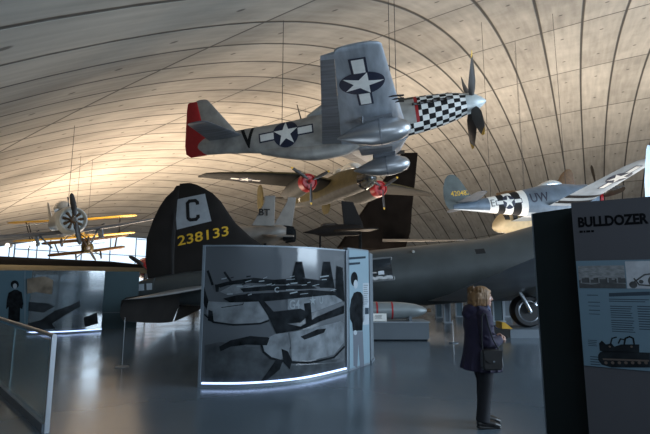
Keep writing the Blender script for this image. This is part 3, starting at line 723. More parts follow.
mb = MB(); mb.prism([(0, 0), (.36, 0), (.10, .19), (0, .19)], lambda u, v, t: (pw.x-.98+u*.9, pw.y-.5+t, zz+.004+v), 0, .5)
ck = mb.build('wheel_chock', mat('chock_yellow', (.60, .33, .02), .5, 0, .15, 6), None, False); tag(ck, 'yellow wedge chock against the bomber main wheel', 'chock')
# ---- grey radial trainer
T6 = thing('trainer_airplane', 'pale single-engine airplane with round open engine cowl facing forward, hanging at the left', 'airplane', at(75.5, 219, 22), (.19, .03, -.88), group='aircraft hanging from the roof')
mb = MB(); fuselage(mb, [(-.96, 0, .66, .68), (-1.1, 0, .70, .74), (-2, 0, .62, .74), (-3.4, .05, .52, .72), (-5.5, .1, .38, .5), (-7.6, .15, .12, .2)], 30, 28); mb.build('fuselage', M_silver, T6)
mb = MB(); mb.lathe([(-.62, .50), (-.5, .53), (-.42, .58), (-.44, .63), (-.62, .68), (-.95, .72)], 36); mb.build('cowl_ring', M_silver, T6)
radial_engine(T6, (-.45, 0, 0), .53, m2=M_brown)
mb = MB(); mb.lathe([(.12, .02), (.08, .10), (-.2, .12)], 14); mb.build('propeller_hub', M_alu, T6)
propeller(T6, (.05, 0, 0), 1.30, 2, .03, .26, None, pitch=.35)
mb = MB(); fuselage(mb, [(-1.9, .7, .15, .05), (-2.3, .85, .33, .28), (-3.4, .92, .34, .32), (-4.6, .78, .15, .1)], 14, 16); mb.build('canopy', M_glass, T6)
mb = MB(); mb.tube([(-1.2, 0, .7), (-1.2, 0, 1.25)], .02, 6); mb.build('aerial_mast', M_cable, T6)
for sd in (-1, 1):
    mb = MB(); wing(mb, [[sd*.3, -1.5, -3.4, -.55, .15], [sd*2.4, -1.55, -3.2, -.46, .14], [sd*5.6, -2.1, -3.1, -.22, .13], [sd*6.2, -2.3, -3.0, -.18, .11], [sd*6.4, -2.5, -2.9, -.16, .08]]); wg = mb.build('wing', M_grey, T6); 
    mb = MB(); mb.tube([(-1.4, sd*1.5, -.35), (-.9, sd*1.5, -.35)], .04, 8); mb.build('gun_barrel', M_blade, wg)
    mb = MB(); mb.box((-1.9, sd*1.5, -.85), (1.0, .05, .5)); mb.tube([(-1.9, sd*1.35, -.6), (-1.7, sd*.9, -1.3)], .04, 8); mb.build('landing_gear_door', M_p47, T6)
    mb = MB(); wing(mb, wsec((0, sd*1.9), (-6.4, -6.8), (-7.5, -7.3), (.3, .3), (.1, .08), 3)); mb.build('tailplane', M_silver, T6)
mb = MB(); wing(mb, [[.1, -6.2, -7.7, 0, .1], [.8, -6.7, -7.8, 0, .1], [1.4, -7.0, -7.7, 0, .1], [1.6, -7.2, -7.55, 0, .08]], kind='v'); mb.build('tail_fin', M_white, T6)
cables(T6, [(-1.5, 0, .7)])
# ---- biplanes
def biplane(name, label, loc, rot, span, gap, chord, mw_, mf, body_r=.38, L=6.5, lower=.95, prop=1.2, th=.10, stag=.3):
    r = thing(name, label, 'airplane', loc, rot, group='aircraft hanging from the roof')
    mb = MB(); fuselage(mb, [(-.2, 0, body_r*.6, body_r*.6), (-.6, 0, body_r, body_r), (-2.5, .02, body_r, body_r*1.1), (-4.6, .08, body_r*.55, body_r*.6), (-L, .12, .05, .12)], 24, 20); mb.build('fuselage', mf, r)
    for nm, z, dx, k in (('upper_wing', gap*.62, stag, 1.), ('lower_wing', -gap*.38, 0, lower)):
        h = span/2*k; S = []
        for y in (-1, -.97, -.9, -.6, -.2, .2, .6, .9, .97, 1): 
            e = max(0, abs(y)-.88)/.12; S.append([y*h, -1.1+dx-chord*.3*e*e, -1.1+dx-chord+chord*.3*e*e, z+abs(y)*.08*h/4, th])
        mb = MB(); wing(mb, S); mb.build(nm, mw_, r)
    for y in (-.72, .72):
        for x in (-1.3, -1.1-chord*.75):
            mb = MB(); mb.tube([(x, y*span/2*lower, -gap*.36), (x+stag, y*span/2, gap*.64)], .035, 6); mb.build('wing_strut', M_cable, r)
    for y in (-.35, .35):
        mb = MB(); mb.tube([(-1.6, y*.8, body_r*.6), (-1.4, y*1.8, gap*.62)], .03, 6); mb.build('cabane_strut', M_cable, r)
        mb = MB(); mb.tube([(-1.0, y*.9, -body_r*.7), (-.8, y*2.6, -gap*.38-.35)], .04, 6); mb.build('undercarriage_leg', M_cable, r)
        mb = MB(); mb.lathe([(-.05, .05), (-.06, .30), (0, .34), (.06, .30), (.05, .05)], 20, 0, 'y', (-.8, y*2.6, -gap*.38-.35)); mb.build('wheel', M_blackgl, r)
    mb = MB(); mb.lathe([(.0, .03), (-.05, .14), (-.25, .2)], 14); mb.build('propeller_hub', M_alud, r)
    propeller(r, (-.1, 0, 0), prop, 2, .4, .2, None)
    mb = MB(); wing(mb, [[.05, -L+.9, -L-.1, 0, .08], [.8, -L+.6, -L-.25, 0, .08], [1.2, -L+.2, -L-.1, 0, .08]], kind='v'); mb.build('tail_fin', mf, r)
    mb = MB(); wing(mb, [[-1.5, -L+.6, -L, .12, .08], [0, -L+1., -L, .12, .08], [1.5, -L+.6, -L, .12, .08]]); mb.build('tailplane', mw_, r)
    cables(r, [(-1.6, 0, gap*.62)])
    return r
biplane('yellow_biplane', 'biplane with yellow fabric wings hanging behind the round-nosed trainer', at(73, 229, 33), (.12, 0, -1.2), 8.8, 1.35, 1.3, M_yel, M_fab)
biplane('olive_biplane', 'small brown and olive biplane hanging below the trainer, above the long dark wing', at(88, 248, 36), (.16, .10, -1.05), 6.4, 1.0, 1.3, M_brown, M_olive, .45, 5, .9, 1.2, .24)
# ---- long-winged aircraft passing behind the bomber tail, fuselage out of frame
LW = thing('long_winged_airplane', 'long thin dark wing with cream underside reaching in from the left edge', 'airplane', (-22.8, 21.5, 3.02), (0, -.34, -PI/2+.04))
mb = MB(); S = [[.9, .4, -3.2, -.1, .14], [4, .1, -2.9, -.12, .14], [8, -.3, -2.6, -.16, .13], [12, -.6, -2.4, -.22, .12], [13.5, -.9, -2.1, -.26, .09]]
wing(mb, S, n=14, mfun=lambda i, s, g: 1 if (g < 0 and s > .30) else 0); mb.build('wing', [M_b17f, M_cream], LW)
mb = MB(); fuselage(mb, [(6, 0, .1, .1), (5, 0, .6, .6), (2, .1, 1., 1.1), (-4, .1, 1., 1.05), (-10, .4, .4, .5)], 24, 24); mb.build('fuselage', M_b17f, LW)
mb = MB(); fuselage(mb, [(1.2, 0, .3, .3), (.8, 0, .4, .4), (-1.5, 0, .4, .4), (-3, .1, .2, .2)], 14, 18); na = mb.build('engine_nacelle', M_ltg, LW); na.location = (0, 3.6, -.1)
for x, y in ((4, 0), (-.8, -2.0), (-.8, 2.0)):
    mb = MB(); mb.tube([(x, y, -.3), (x, y, -2.3)], .08, 8); mb.build('undercarriage_leg', M_steel, LW)
    mb = MB(); mb.lathe([(-.12, .1), (-.14, .38), (0, .44), (.14, .38), (.12, .1)], 24, 0, 'y', (x, y, -2.31)); mb.build('wheel', M_blackgl, LW)
# pale tailplane-like wing with two lit lamps, further back
PW = thing('pale_winged_airplane', 'pale grey wing between the yellow biplane and the long dark wing, left edge', 'airplane', (-33, 34, 4.55), (0, 0, 1.1))
mb = MB(); wing(mb, [[-1, 1, -2.4, 0, .13], [-5, .7, -2., .0, .13], [-9.2, .2, -1.4, -.05, .12], [-10, -.2, -1.2, -.05, .08]]); mb.build('wing', M_ltg, PW)
mb = MB(); fuselage(mb, [(6, 0, .2, .2), (4, 0, 1., 1.), (-4, 0, 1.1, 1.2), (-10, .3, .3, .4)], 20, 24); mb.build('fuselage', M_ltg, PW)
cables(PW, [(0, 0, 1.)])
for nm, px, py, Y, m_, rr, lb in (('floodlight', 36, 243.5, 30, M_lamp, .16, 'brightest round floodlight, between the yellow wing and the long dark wing'), ('floodlight', 8, 245.5, 30, M_lampd, .17, 'round lamp nearest the left edge of the picture'), ('floodlight', 28, 246.5, 30.5, M_lampd, .09, 'small dim lamp just left of the brightest floodlight'), ('floodlight', 147.5, 257.5, 21.5, M_lamp, .07, 'tiny glaring lamp right against the rear edge of the black bomber rudder')):
    p = at(px, py, Y); t = thing(nm, lb, 'lamp', p)
    mb = MB(); mb.lathe([(-rr*.3, rr), (rr*1.6, rr*.8), (rr*1.8, .01)], 20, 0, 'y'); mb.build('lamp_housing', M_frame, t)
    mb = MB(); mb.lathe([(-rr*.32, .005), (-rr*.31, rr*.93)], 20, 0, 'y'); mb.build('lamp_lens', m_, t)
    mb = MB(); mb.tube([(0, rr, 0), (0, rr, -p.z)], .03, 6) ; mb.build('lamp_pole', M_cable, t)
# red-nosed propeller craft just behind the rudder
RN = thing('red_nosed_airplane', 'red airplane nose with one black propeller blade showing behind the black rudder', 'airplane', at(146.8, 267, 26), (0, .0, -1.15), (1.12, 1.12, 1.12))
mb = MB(); mb.lathe([(0, .02), (-.05, .16), (-.2, .3), (-.45, .4)], 24); mb.build('spinner', M_redl, RN)
mb = MB(); fuselage(mb, [(-.45, 0, .42, .42), (-1, 0, .5, .5), (-3, 0, .5, .6), (-6, .1, .15, .2)], 20, 20); mb.build('fuselage', M_redl, RN)
propeller(RN, (-.15, 0, 0), 1.05, 3, 1.0, .22, pitch=.3)
for y in (-.6, .6):
    mb = MB(); mb.tube([(-1, y*.5, -.3), (-1, y, -RN.location.z+.3)], .04, 8); mb.build('undercarriage_leg', M_steel, RN)
    mb = MB(); mb.lathe([(-.06, .05), (-.07, .26), (0, .30), (.07, .26), (.06, .05)], 20, 0, 'y', (-1, y, -RN.location.z+.3)); mb.build('wheel', M_blackgl, RN)
mb = MB(); wing(mb, [[-1.2, -3.2, -4.4, -.3, .12], [1.2, -3.2, -4.4, -.3, .12]]); mb.build('wing', M_redl, RN)
# ---- grey jet with two fins
F15 = thing('twin_fin_jet', 'grey jet with two upright tail fins, one marked BT, behind black bomber fin', 'airplane', (0, 0, 0))
def cp(px, py, Y): return at(px, py, Y)
def slab(name, pix, Y, th, m, parent, yaw=0., bevel=0.):
    """solid panel: outline at its own distance, thickness th, turned by yaw about its middle"""
    P = [at(x, y, Y) for x, y in pix]; cx = sum(p.x for p in P)/len(P)
    mb = MB(); n = len(P); vs = []
    for t in (-th/2, th/2):
        for p in P:
            dx = (p.x-cx)/max(.3, math.cos(yaw)); vs.append((cx+dx*math.cos(yaw)-t*math.sin(yaw), Y+dx*math.sin(yaw)+t*math.cos(yaw), p.z))
    mb.add(vs, [tuple(range(n))[::-1], tuple(range(n, 2*n))]+[(i, (i+1)%n, n+(i+1)%n, n+i) for i in range(n)])
    o = mb.build(name, m, parent, False)
    md = o.modifiers.new('b', 'BEVEL'); md.width = th*.3; md.segments = 2; md.limit_method = 'ANGLE'
    return o
YJ = 27.
fa = slab('tail_fin', [(252, 226), (264, 203), (264.5, 196), (275, 195), (274, 226)], YJ, .14, M_f15, F15, .25)
fb = slab('tail_fin', [(272, 229), (286, 203), (288, 197), (296, 197), (291.5, 230)], YJ+2.4, .14, M_f15, F15, .25)
mb = MB(); c0 = at(240, 238, YJ+1.2); c1 = at(291, 236, YJ+1.2)
fuselage(mb, [(c0.x-4.6, c0.z-.1, .2, .2), (c0.x-3.6, c0.z+.05, .8, .5), (c0.x-1.5, c0.z, 1.6, .75), (c0.x+2, c0.z+.1, 1.7, .6), (c1.x-.6, c1.z+.15, 1.6, .5), (c1.x-.2, c1.z+.15, 1.3, .4)], 24, 28, 2.6)
ob = mb.build('fuselage', M_f15, F15); ob.location.y = YJ+1.2
for y in (-.75, .75):
    mb = MB(); mb.lathe([(c1.x-.4, .5), (c1.x+.2, .42), (c1.x+.25, .36), (c1.x-.2, .30), (c1.x-.2, .01)], 24, 0, 'x', (0, 0, c1.z+.1)); e = mb.build('exhaust_nozzle', M_dark, F15); e.location.y = YJ+1.2+y
mb = MB(); mb.add([(c1.x-1.6, YJ-.4, c1.z-.05), (c1.x+.3, YJ-.3, c1.z-.1), (c1.x+.4, YJ-2.6, c1.z-.35), (c1.x-.5, YJ-2.6, c1.z-.35), (c1.x-1.6, YJ-.4, c1.z-.17), (c1.x+.3, YJ-.3, c1.z-.2), (c1.x+.4, YJ-2.6, c1.z-.42), (c1.x-.5, YJ-2.6, c1.z-.42)], [(0, 1, 2, 3), (7, 6, 5, 4), (0, 4, 5, 1), (1, 5, 6, 2), (2, 6, 7, 3), (3, 7, 4, 0)]); mb.build('tailplane', M_f15, F15, False)
mb = MB(); mb.add([(c1.x-6, YJ, c1.z), (c1.x-3, YJ, c1.z), (c1.x-3.4, YJ-4.5, c1.z-.2), (c1.x-4.4, YJ-4.5, c1.z-.2), (c1.x-6, YJ, c1.z-.2), (c1.x-3, YJ, c1.z-.2), (c1.x-3.4, YJ-4.5, c1.z-.3), (c1.x-4.4, YJ-4.5, c1.z-.3)], [(0, 1, 2, 3), (7, 6, 5, 4), (0, 4, 5, 1), (1, 5, 6, 2), (2, 6, 7, 3), (3, 7, 4, 0)]); mb.build('wing', M_f15, F15, False)
for dx, dy in ((-1.5, -1.1), (-1.5, 1.1), (-6., 0)):
    mb = MB(); mb.tube([(c1.x+dx, YJ+1.2+dy, c1.z-.3), (c1.x+dx, YJ+1.2+dy, .4)], .09, 8); mb.build('undercarriage_leg', M_dark, F15)
    mb = MB(); mb.lathe([(-.1, .1), (-.12, .34), (0, .4), (.12, .34), (.1, .1)], 20, 0, 'y', (c1.x+dx, YJ+1.2+dy, .4)); mb.build('wheel', M_blackgl, F15)
ps, tw = text_polys('BT', .42, .02)
q = at(259.5, 216, YJ); decal('code_letters', [(ps, 0, 0)], [M_black], fa, lambda u, v, l: Vector((q.x+u, YJ-.1+(u-.7)*.25, q.z+v)))
mb = MB(); 
# ---- small black jet and the tall black swept fin behind the bomber fuselage
YK = 31.
BJ = thing('black_jet', 'small black jet with nose pointing left, just left of the tall dark fin', 'airplane', (0, 0, 0))
a = at(303, 232.5, YK); b_ = at(352, 230, YK)
mb = MB(); fuselage(mb, [(a.x, a.z, .02, .02), (a.x+.8, a.z+.05, .22, .2), (a.x+1.6, a.z+.12, .4, .42), (b_.x, b_.z, .5, .42), (b_.x+.6, b_.z, .4, .35)], 20, 20); ob = mb.build('fuselage', M_black, BJ); ob.location.y = YK
slab('tail_fin', [(344, 229), (341, 201), (353, 202), (362, 222), (364, 229)], YK, .14, M_black, BJ, .1)
mb = MB(); mb.add([(b_.x-1.4, YK-.3, b_.z), (b_.x+1.2, YK-.3, b_.z), (b_.x+1.5, YK-3, b_.z-.2), (b_.x+.8, YK-3, b_.z-.2), (b_.x-1.4, YK-.3, b_.z-.15), (b_.x+1.2, YK-.3, b_.z-.15), (b_.x+1.5, YK-3, b_.z-.28), (b_.x+.8, YK-3, b_.z-.28)], [(0, 1, 2, 3), (7, 6, 5, 4), (0, 4, 5, 1), (1, 5, 6, 2), (2, 6, 7, 3), (3, 7, 4, 0)]); mb.build('wing', M_black, BJ, False)
mb = MB(); mb.ball((a.x+1.9, YK, a.z+.45), (.7, .25, .25)); mb.build('canopy', M_dglass, BJ)
for dx, dy in ((1.2, 0), (4., -.5), (4., .5)):
    mb = MB(); mb.tube([(a.x+dx, YK+dy, a.z), (a.x+dx, YK+dy, .3)], .07, 8); mb.build('undercarriage_leg', M_dark, BJ)
    mb = MB(); mb.lathe([(-.08, .08), (-.1, .26), (0, .3), (.1, .26), (.08, .08)], 20, 0, 'y', (a.x+dx, YK+dy, .3)); mb.build('wheel', M_blackgl, BJ)
YL = 46.
BF = thing('jet_bomber', 'giant jet bomber showing its tall dark swept tail fin behind the heavy bomber fuselage', 'airplane', (0, 0, 0))
M_fin = mat('fin_dark_brown', (.006, .005, .0045), .95, 0, .4, 1, spec=.05)
o = slab('tail_fin', [(336, 250), (402, 153), (418.5, 151), (415.5, 181), (412, 210), (410.5, 232), (404, 252)], YL, .55, M_fin, BF, .3)
mb = MB(); a = at(330, 262, YL); b_ = at(415, 262, YL); fuselage(mb, [(a.x-9, a.z-.6, 1.5, 1.7), (a.x-2, a.z-.5, 1.5, 1.7), (b_.x-2, a.z-.1, 1.1, 1.2), (b_.x+1, a.z+.1, .6, .8)], 24, 26); ob = mb.build('fuselage', M_fin, BF); ob.location.y = YL
a = at(398, 238, YL-1); b_ = at(470, 239.5, YL-5)
mb = MB(); mb.add([(a.x-3, YL, a.z), (a.x+1, YL, a.z), (b_.x, YL-5, b_.z), (b_.x-1.2, YL-5, b_.z), (a.x-3, YL, a.z-.3), (a.x+1, YL, a.z-.3), (b_.x, YL-5, b_.z-.1), (b_.x-1.2, YL-5, b_.z-.1)], [(0, 1, 2, 3), (7, 6, 5, 4), (0, 4, 5, 1), (1, 5, 6, 2), (2, 6, 7, 3), (3, 7, 4, 0)]); mb.build('tailplane', M_f15, BF, False)
for dx in (-7., -1.):
    mb = MB(); c = at(330, 262, YL); mb.tube([(c.x+dx, YL, c.z-1.5), (c.x+dx, YL, .5)], .14, 8); mb.build('undercarriage_leg', M_dark, BF)
    mb = MB(); mb.lathe([(-.2, .1), (-.22, .42), (0, .5), (.22, .42), (.2, .1)], 20, 0, 'y', (c.x+dx, YL, .5)); mb.build('wheel', M_blackgl, BF)
# ---- cream craft above the bomber's back
CR = thing('cream_airplane', 'cream airplane cabin roof just above heavy bomber fuselage, under the striped fighter', 'airplane', at(514, 222, 31), (0, 0, PI+.2), group='aircraft hanging from the roof')
mb = MB(); fuselage(mb, [(1.7, -.4, .05, .05), (1.5, -.3, .35, .35), (.8, -.05, .65, .75), (-.6, .1, .75, .95), (-3, .1, .7, .9), (-7, .2, .2, .3)], 26, 24); cf = mb.build('fuselage', M_cream, CR)
for k in range(4):
    decal('cabin_window', [(rect(-.17, -.2, .17, .2), 0, 0)], [M_dglass], cf, onto(cf, (.9-.55*k, .5, .25), (-1, 0, 0), (0, 0, 1), (0, 1, 0)), .1)
cables(CR, [(-1, 0, 1.0)])
# brown finned craft behind the striped fighter
BR = thing('brown_finned_airplane', 'brown rounded tail fin showing above the striped fighter fuselage', 'airplane', at(567, 190, 33), (0, 0, PI-.3), group='aircraft hanging from the roof')
mb = MB(); wing(mb, [[0, .75, -.55, 0, .1], [.6, .65, -.55, 0, .1], [1.2, .35, -.5, 0, .1], [1.5, .05, -.4, 0, .1], [1.6, -.1, -.3, 0, .08]], kind='v'); mb.build('tail_fin', M_brown, BR)
mb = MB(); fuselage(mb, [(-.5, -.1, .05, .12), (1, -.2, .25, .35), (4, -.3, .4, .5), (5, -.3, .3, .35)], 14, 16); mb.build('fuselage', M_brown, BR)
mb = MB(); wing(mb, [[-1.6, 3.8, 2.9, -.3, .1], [1.6, 3.8, 2.9, -.3, .1]]); mb.build('wing', M_brown, BR)
cables(BR, [(3, 0, .2)])
# airplane cut by the right edge
RE = thing('blue_grey_airplane', 'pale blue upright tail fin cut off by the right edge of the picture', 'airplane', at(652, 200, 20), (0, 0, .3), group='aircraft hanging from the roof')
mb = MB(); wing(mb, [[-.3, 1.2, -.42, 0, .10], [.8, 1.0, -.35, 0, .10], [1.6, .7, -.2, 0, .10], [2.4, .4, -.02, 0, .1], [2.6, .3, .08, 0, .08]], kind='v'); mb.build('tail_fin', M_p47l, RE)
mb = MB(); fuselage(mb, [(-.5, -.4, .1, .15), (1.5, -.5, .35, .4), (5, -.6, .5, .6), (7.5, -.6, .35, .4)], 16, 18); mb.build('fuselage', M_p47l, RE)
mb = MB(); wing(mb, [[-5, 5.2, 3.6, -.5, .12], [5, 5.2, 3.6, -.5, .12]]); mb.build('wing', M_p47l, RE)
cables(RE, [(4, 0, 0)])
# ================================================================== DISPLAYS
class Plan:
    """a vertical face standing on a plan curve; s runs along it, z up"""
    def __init__(s, pts, n=1, out=1):
        P = [Vector((p[0], p[1])) for p in pts]
        if n > 1:
            Q = []
            for i in range(len(P)-1):
                a = P[max(0, i-1)]; b = P[i]; c = P[i+1]; d = P[min(len(P)-1, i+2)]
                for k in range(n):
                    t = k/n; Q.append(.5*((2*b)+(c-a)*t+(2*a-5*b+4*c-d)*t*t+(-a+3*b-3*c+d)*t**3))
            Q.append(P[-1]); P = Q
        s.P = P; s.S = [0]
        for i in range(1, len(P)): s.S.append(s.S[-1]+(P[i]-P[i-1]).length)
        s.L = s.S[-1]
    def seg(s, q):
        for i in range(len(s.P)-1):
            if q <= s.S[i+1] or i == len(s.P)-2: break
        t = (q-s.S[i])/(s.S[i+1]-s.S[i]); d = (s.P[i+1]-s.P[i]).normalized()
        return s.P[i]+(s.P[i+1]-s.P[i])*t, Vector((d.y, -d.x))
    def fn(s, q, z, l=0):
        p, n = s.seg(q); p = p+n*l; return Vector((p.x, p.y, z))
    def px(s, x, y):
        d = at(x, y, 1.)-Vector((0, 0, CH)); best = None
        for i in range(len(s.P)-1):
            a, b = s.P[i], s.P[i+1]; e = b-a; den = e.x*d.y-e.y*d.x
            if abs(den) < 1e-9: continue
            t = -(a.x*d.y-a.y*d.x)/den; k = max(0, t-1)+max(0, -t)
            if best is None or k < best[0]:
                p = a+e*t; best = (k, s.S[i]+t*(s.S[i+1]-s.S[i]), CH+d.z*p.y)
        return best[1], best[2]
    def slab(s, name, q0, q1, z0, z1, l0, l1, m, parent=None, n=None):
        n = n or max(1, len(s.P)-1); mb = MB(); vs = []
        for k in range(n+1):
            q = q0+(q1-q0)*k/n
            vs += [s.fn(q, z0, l0), s.fn(q, z0, l1), s.fn(q, z1, l1), s.fn(q, z1, l0)]
        fs = [(k*4+j, k*4+(j+1)%4, (k+1)*4+(j+1)%4, (k+1)*4+j) for k in range(n) for j in range(4)]+[(0, 1, 2, 3), (4*n+3, 4*n+2, 4*n+1, 4*n)]
        return mb.add(vs, fs).build(name, m, parent, True, 30)
    def poly(s, pix): return [s.px(*p) for p in pix]
def tri(poly):
    from mathutils.geometry import tessellate_polygon
    t = tessellate_polygon([[Vector((p[0], p[1], 0)) for p in poly]])
    return [[poly[i] for i in q] for q in t]
def stroke(pts, w):
    out = []
    for i in range(len(pts)-1):
        a, b = Vector(pts[i]), Vector(pts[i+1]); d = (b-a).normalized(); n = Vector((-d.y, d.x))*w/2; e = d*w*.25
        out.append([tuple(a-e+n), tuple(a-e-n), tuple(b+e-n), tuple(b+e+n)])
    return out
# ---- curved glass display with the printed photograph of parked fighters
D1 = thing('curved_glass_display', 'curved glass screen', 'display', (0, 0, 0))
D1['label'] = 'tall curved glass screen printed with a grey photo of parked propeller fighters'
pl = Plan([fl(*q)[:2] for q in ((200.5, 387), (240, 387), (278, 384.5), (310, 380), (346, 371.5))], 8)
H = 2.26
pg = pl.slab('glass_panel', 0, pl.L, .06, H, -.02, .0, M_dispg, D1)
pl.slab('base_rail', 0, pl.L, 0, .05, -.06, .03, M_frame, D1)
pl.slab('light_strip', .02, pl.L-.02, .05, .075, -.01, .035, M_led, D1)
pl.slab('top_rail', 0, pl.L, H, H+.025, -.03, .01, M_frame, D1)
pl.slab('end_post', -.04, .0, 0, H+.02, -.04, .03, M_frame, D1, 1)
pl.slab('middle_post', pl.px(260, 300)[0]-.03, pl.px(260, 300)[0]+.03, .05, H, -.09, -.035, M_steel, D1, 1)
pl.slab('end_post', pl.L, pl.L+.05, 0, H+.02, -.05, .03, M_frame, D1, 1)
Z = lambda pts: [pl.px(200+u/2.993, 245+v/2.993) for u, v in pts]
def ZP(pts): return tri(Z(pts))
def ZS(pts, w): return stroke(Z(pts), w)
LD, LM, LP = [], [], []
# ground shade and sky tones of the print
LM += ZP([(15, 300), (60, 290), (130, 300), (200, 330), (240, 360), (430, 350), (430, 372), (250, 405), (15, 412)])
LP += ZP([(185, 300), (197, 280), (225, 266), (262, 262), (270, 300), (262, 330), (240, 343), (210, 335), (190, 318)])
LP += ZP([(268, 262), (300, 256), (420, 228), (430, 235), (430, 292), (400, 328), (330, 346), (274, 346), (272, 300)])
LP += ZP([(20, 168), (90, 172), (180, 165), (196, 190), (205, 222), (180, 232), (100, 236), (44, 228), (20, 205)])
LP += ZP([(262, 162), (300, 156), (392, 140), (420, 150), (425, 168), (340, 200), (285, 208), (262, 192)])
LP += ZP([(100, 118), (215, 122), (215, 134), (130, 142), (85, 150), (60, 140)])
LD += ZS([(183, 296), (190, 320), (212, 338), (240, 346), (272, 351), (330, 352), (400, 336), (432, 304)], .035)
LD += ZP([(168, 158), (192, 168), (225, 205), (262, 236), (300, 244), (350, 214), (430, 180), (430, 205), (360, 228), (300, 254), (262, 260), (228, 266), (205, 215)])
LD += ZP([(58, 304), (92, 285), (150, 272), (208, 277), (200, 300), (140, 298), (92, 304), (62, 318)])
LD += ZP([(226, 345), (248, 345), (238, 372), (205, 400), (176, 414), (196, 388)])
LD += ZP([(243, 310), (262, 318), (275, 345), (268, 372), (250, 352)])
LD += ZP([(300, 274), (350, 252), (376, 250), (370, 262), (312, 283)])
LD += ZS([(14, 208), (40, 231), (100, 239), (180, 235), (206, 226)], .025)
LD += ZP([(70, 160), (110, 150), (150, 146), (250, 140), (330, 134), (430, 142), (430, 152), (380, 150), (300, 158), (200, 168), (90, 172)])
LD += ZP([(5, 118), (12, 122), (26, 168), (20, 195), (5, 160)])
LD += ZP([(26, 194), (38, 198), (42, 232), (24, 226)])
LD += ZS([(65, 187), (128, 178)], .012); LD += ZS([(128, 178), (130, 172)], .012)
LD += ZP([(80, 110), (120, 104), (160, 98), (220, 104), (300, 98), (400, 112), (400, 130), (300, 118), (220, 118), (150, 113), (85, 120), (60, 128), (52, 118)])
LD += ZP([(120, 130), (200, 122), (330, 119), (350, 130), (200, 136), (130, 141)])
LD += ZS([(24, 78), (38, 118)], .04); LD += ZS([(74, 82), (92, 108)], .035); LD += ZP([(45, 118), (58, 118), (56, 140), (48, 140)])
LD += ZP([(286, 50), (305, 50), (314, 98), (274, 100)]); LD += ZP([(368, 50), (388, 50), (402, 128), (358, 128)]); LD += ZP([(408, 62), (426, 68), (432, 170), (404, 152)])
LD += ZP([(215, 200), (300, 190), (330, 205), (300, 232), (250, 236)])
LD += ZP([(310, 175), (330, 172), (335, 235), (318, 240)])
decal('printed_photograph', [(LM, 1, .004), (LP, 2, .007), (LD, 0, .010)], [M_dark, mat('print_ground', (.045, .052, .058), .8, 0, .5, 4, spec=.1), mat('print_plane_grey', (.13, .145, .16), .8, 0, .45, 5, spec=.1)], pg, pl.fn, .16)
def put(txt, u, v, hz, w_=1.):
    ps, tw = text_polys(txt, hz, .02); s0, z0 = pl.px(200+u/2.993, 245+v/2.993)
    decal('printed_letters', [(shift(ps, s0, z0, w_), 0, .014)], [M_lt], pg, pl.fn, .16)
M_lt = mat('print_letter_grey', (.20, .23, .25), .8, spec=.1)
put('G4', 266, 192, .155, .8); put('U', 356, 176, .12, .9); put('C', 222, 142, .09)
s0, z0 = pl.px(200+336/2.993, 245+166/2.993); decal('printed_star', [(star(s0, z0, .085), 0, .014)], [M_lt], pg, pl.fn, .16)
random.seed(8)
for k in range(34):
    u, v = random.uniform(60, 400), random.uniform(94, 150); w_ = random.uniform(6, 26)
    decal('printed_highlight', [(ZS([(u, v), (u+w_, v-random.uniform(0, 5))], random.uniform(.008, .022)), 0, .012+.0002*k)], [M_lt if k % 3 else M_dark], pg, pl.fn, .16)
for k in range(16):
    u, v = random.uniform(30, 400), random.uniform(262, 390); w_ = random.uniform(20, 70)
    decal('printed_shadow', [(ZS([(u, v), (u+w_, v-random.uniform(-8, 8))], random.uniform(.02, .05)), 0, .0055)], [MATS['print_ground']], pg, pl.fn, .16)
# ---- pilot text panel at the end of the curve
D2 = thing('pilot_text_panel', 'narrow pale blue panel printed with a standing pilot, right end of curved screen', 'display', (0, 0, 0))
p2 = Plan([fl(348.5, 371.5)[:2], fl(370, 364)[:2]])
bd = p2.slab('board', 0, p2.L, 0, 2.33, -.10, 0, M_frame, D2, 1)
p2.slab('graphic', .04, p2.L-.02, .04, 2.30, 0, .008, mat('graphic_blue', (.17, .25, .30), .45), D2, 1)
X = lambda u, v: p2.px(330+u/3.1, 240+v/3.1)
q = []
X = lambda u, v: p2.px(200+u/2.894, 240+v/2.894)
q = tri([X(*p) for p in ((436, 172), (444, 153), (454, 149), (464, 151), (472, 163), (476, 205), (474, 232), (470, 238), (469, 262), (441, 263), (439, 240), (433, 228), (432, 200))])
ell = lambda u, v, a, b: [X(u+a*math.cos(k*PI/8), v+b*math.sin(k*PI/8)) for k in range(16)]
cap_ = ell(445, 113, 10, 21); fc = ell(449, 128, 6, 13)
tr = tri([X(*p) for p in ((442, 264), (470, 264), (474, 366), (462, 370), (457, 300), (454, 370), (443, 364))])
bx = [[X(470, 125), X(488, 124), X(488, 244), X(470, 246)]]
tx = []
for k in range(10): tx += [[X(472, 130+k*6), X(485-(k*7 % 4), 130+k*6), X(485-(k*7 % 4), 132+k*6), X(472, 132+k*6)]]
hl = [[X(430, 50), X(478, 47), X(478, 53), X(430, 57)], [X(430, 66), X(462, 64), X(462, 70), X(430, 73)], [X(476, 196), X(487, 196), X(487, 214), X(476, 215)]]
hn = ell(448, 268, 5, 7)
fg_ = decal('printed_pilot', [(q, 0, .010), ([cap_], 0, .012), (tr, 1, .0095), ([fc], 2, .013), ([hn], 2, .012)], [M_dark, mat('print_khaki', (.085, .10, .125), .7), M_pale], D2, p2.fn)
decal('side_text_box', [(bx, 0, .010), (tx, 1, .012)], [M_pale, M_mid], D2, p2.fn)
for h_ in hl: decal('heading_line', [([h_], 0, .012)], [M_ptext], D2, p2.fn)
D3 = thing('slim_side_panel', 'slim pale side panel closing the right end of the curved screen', 'display', (0, 0, 0))
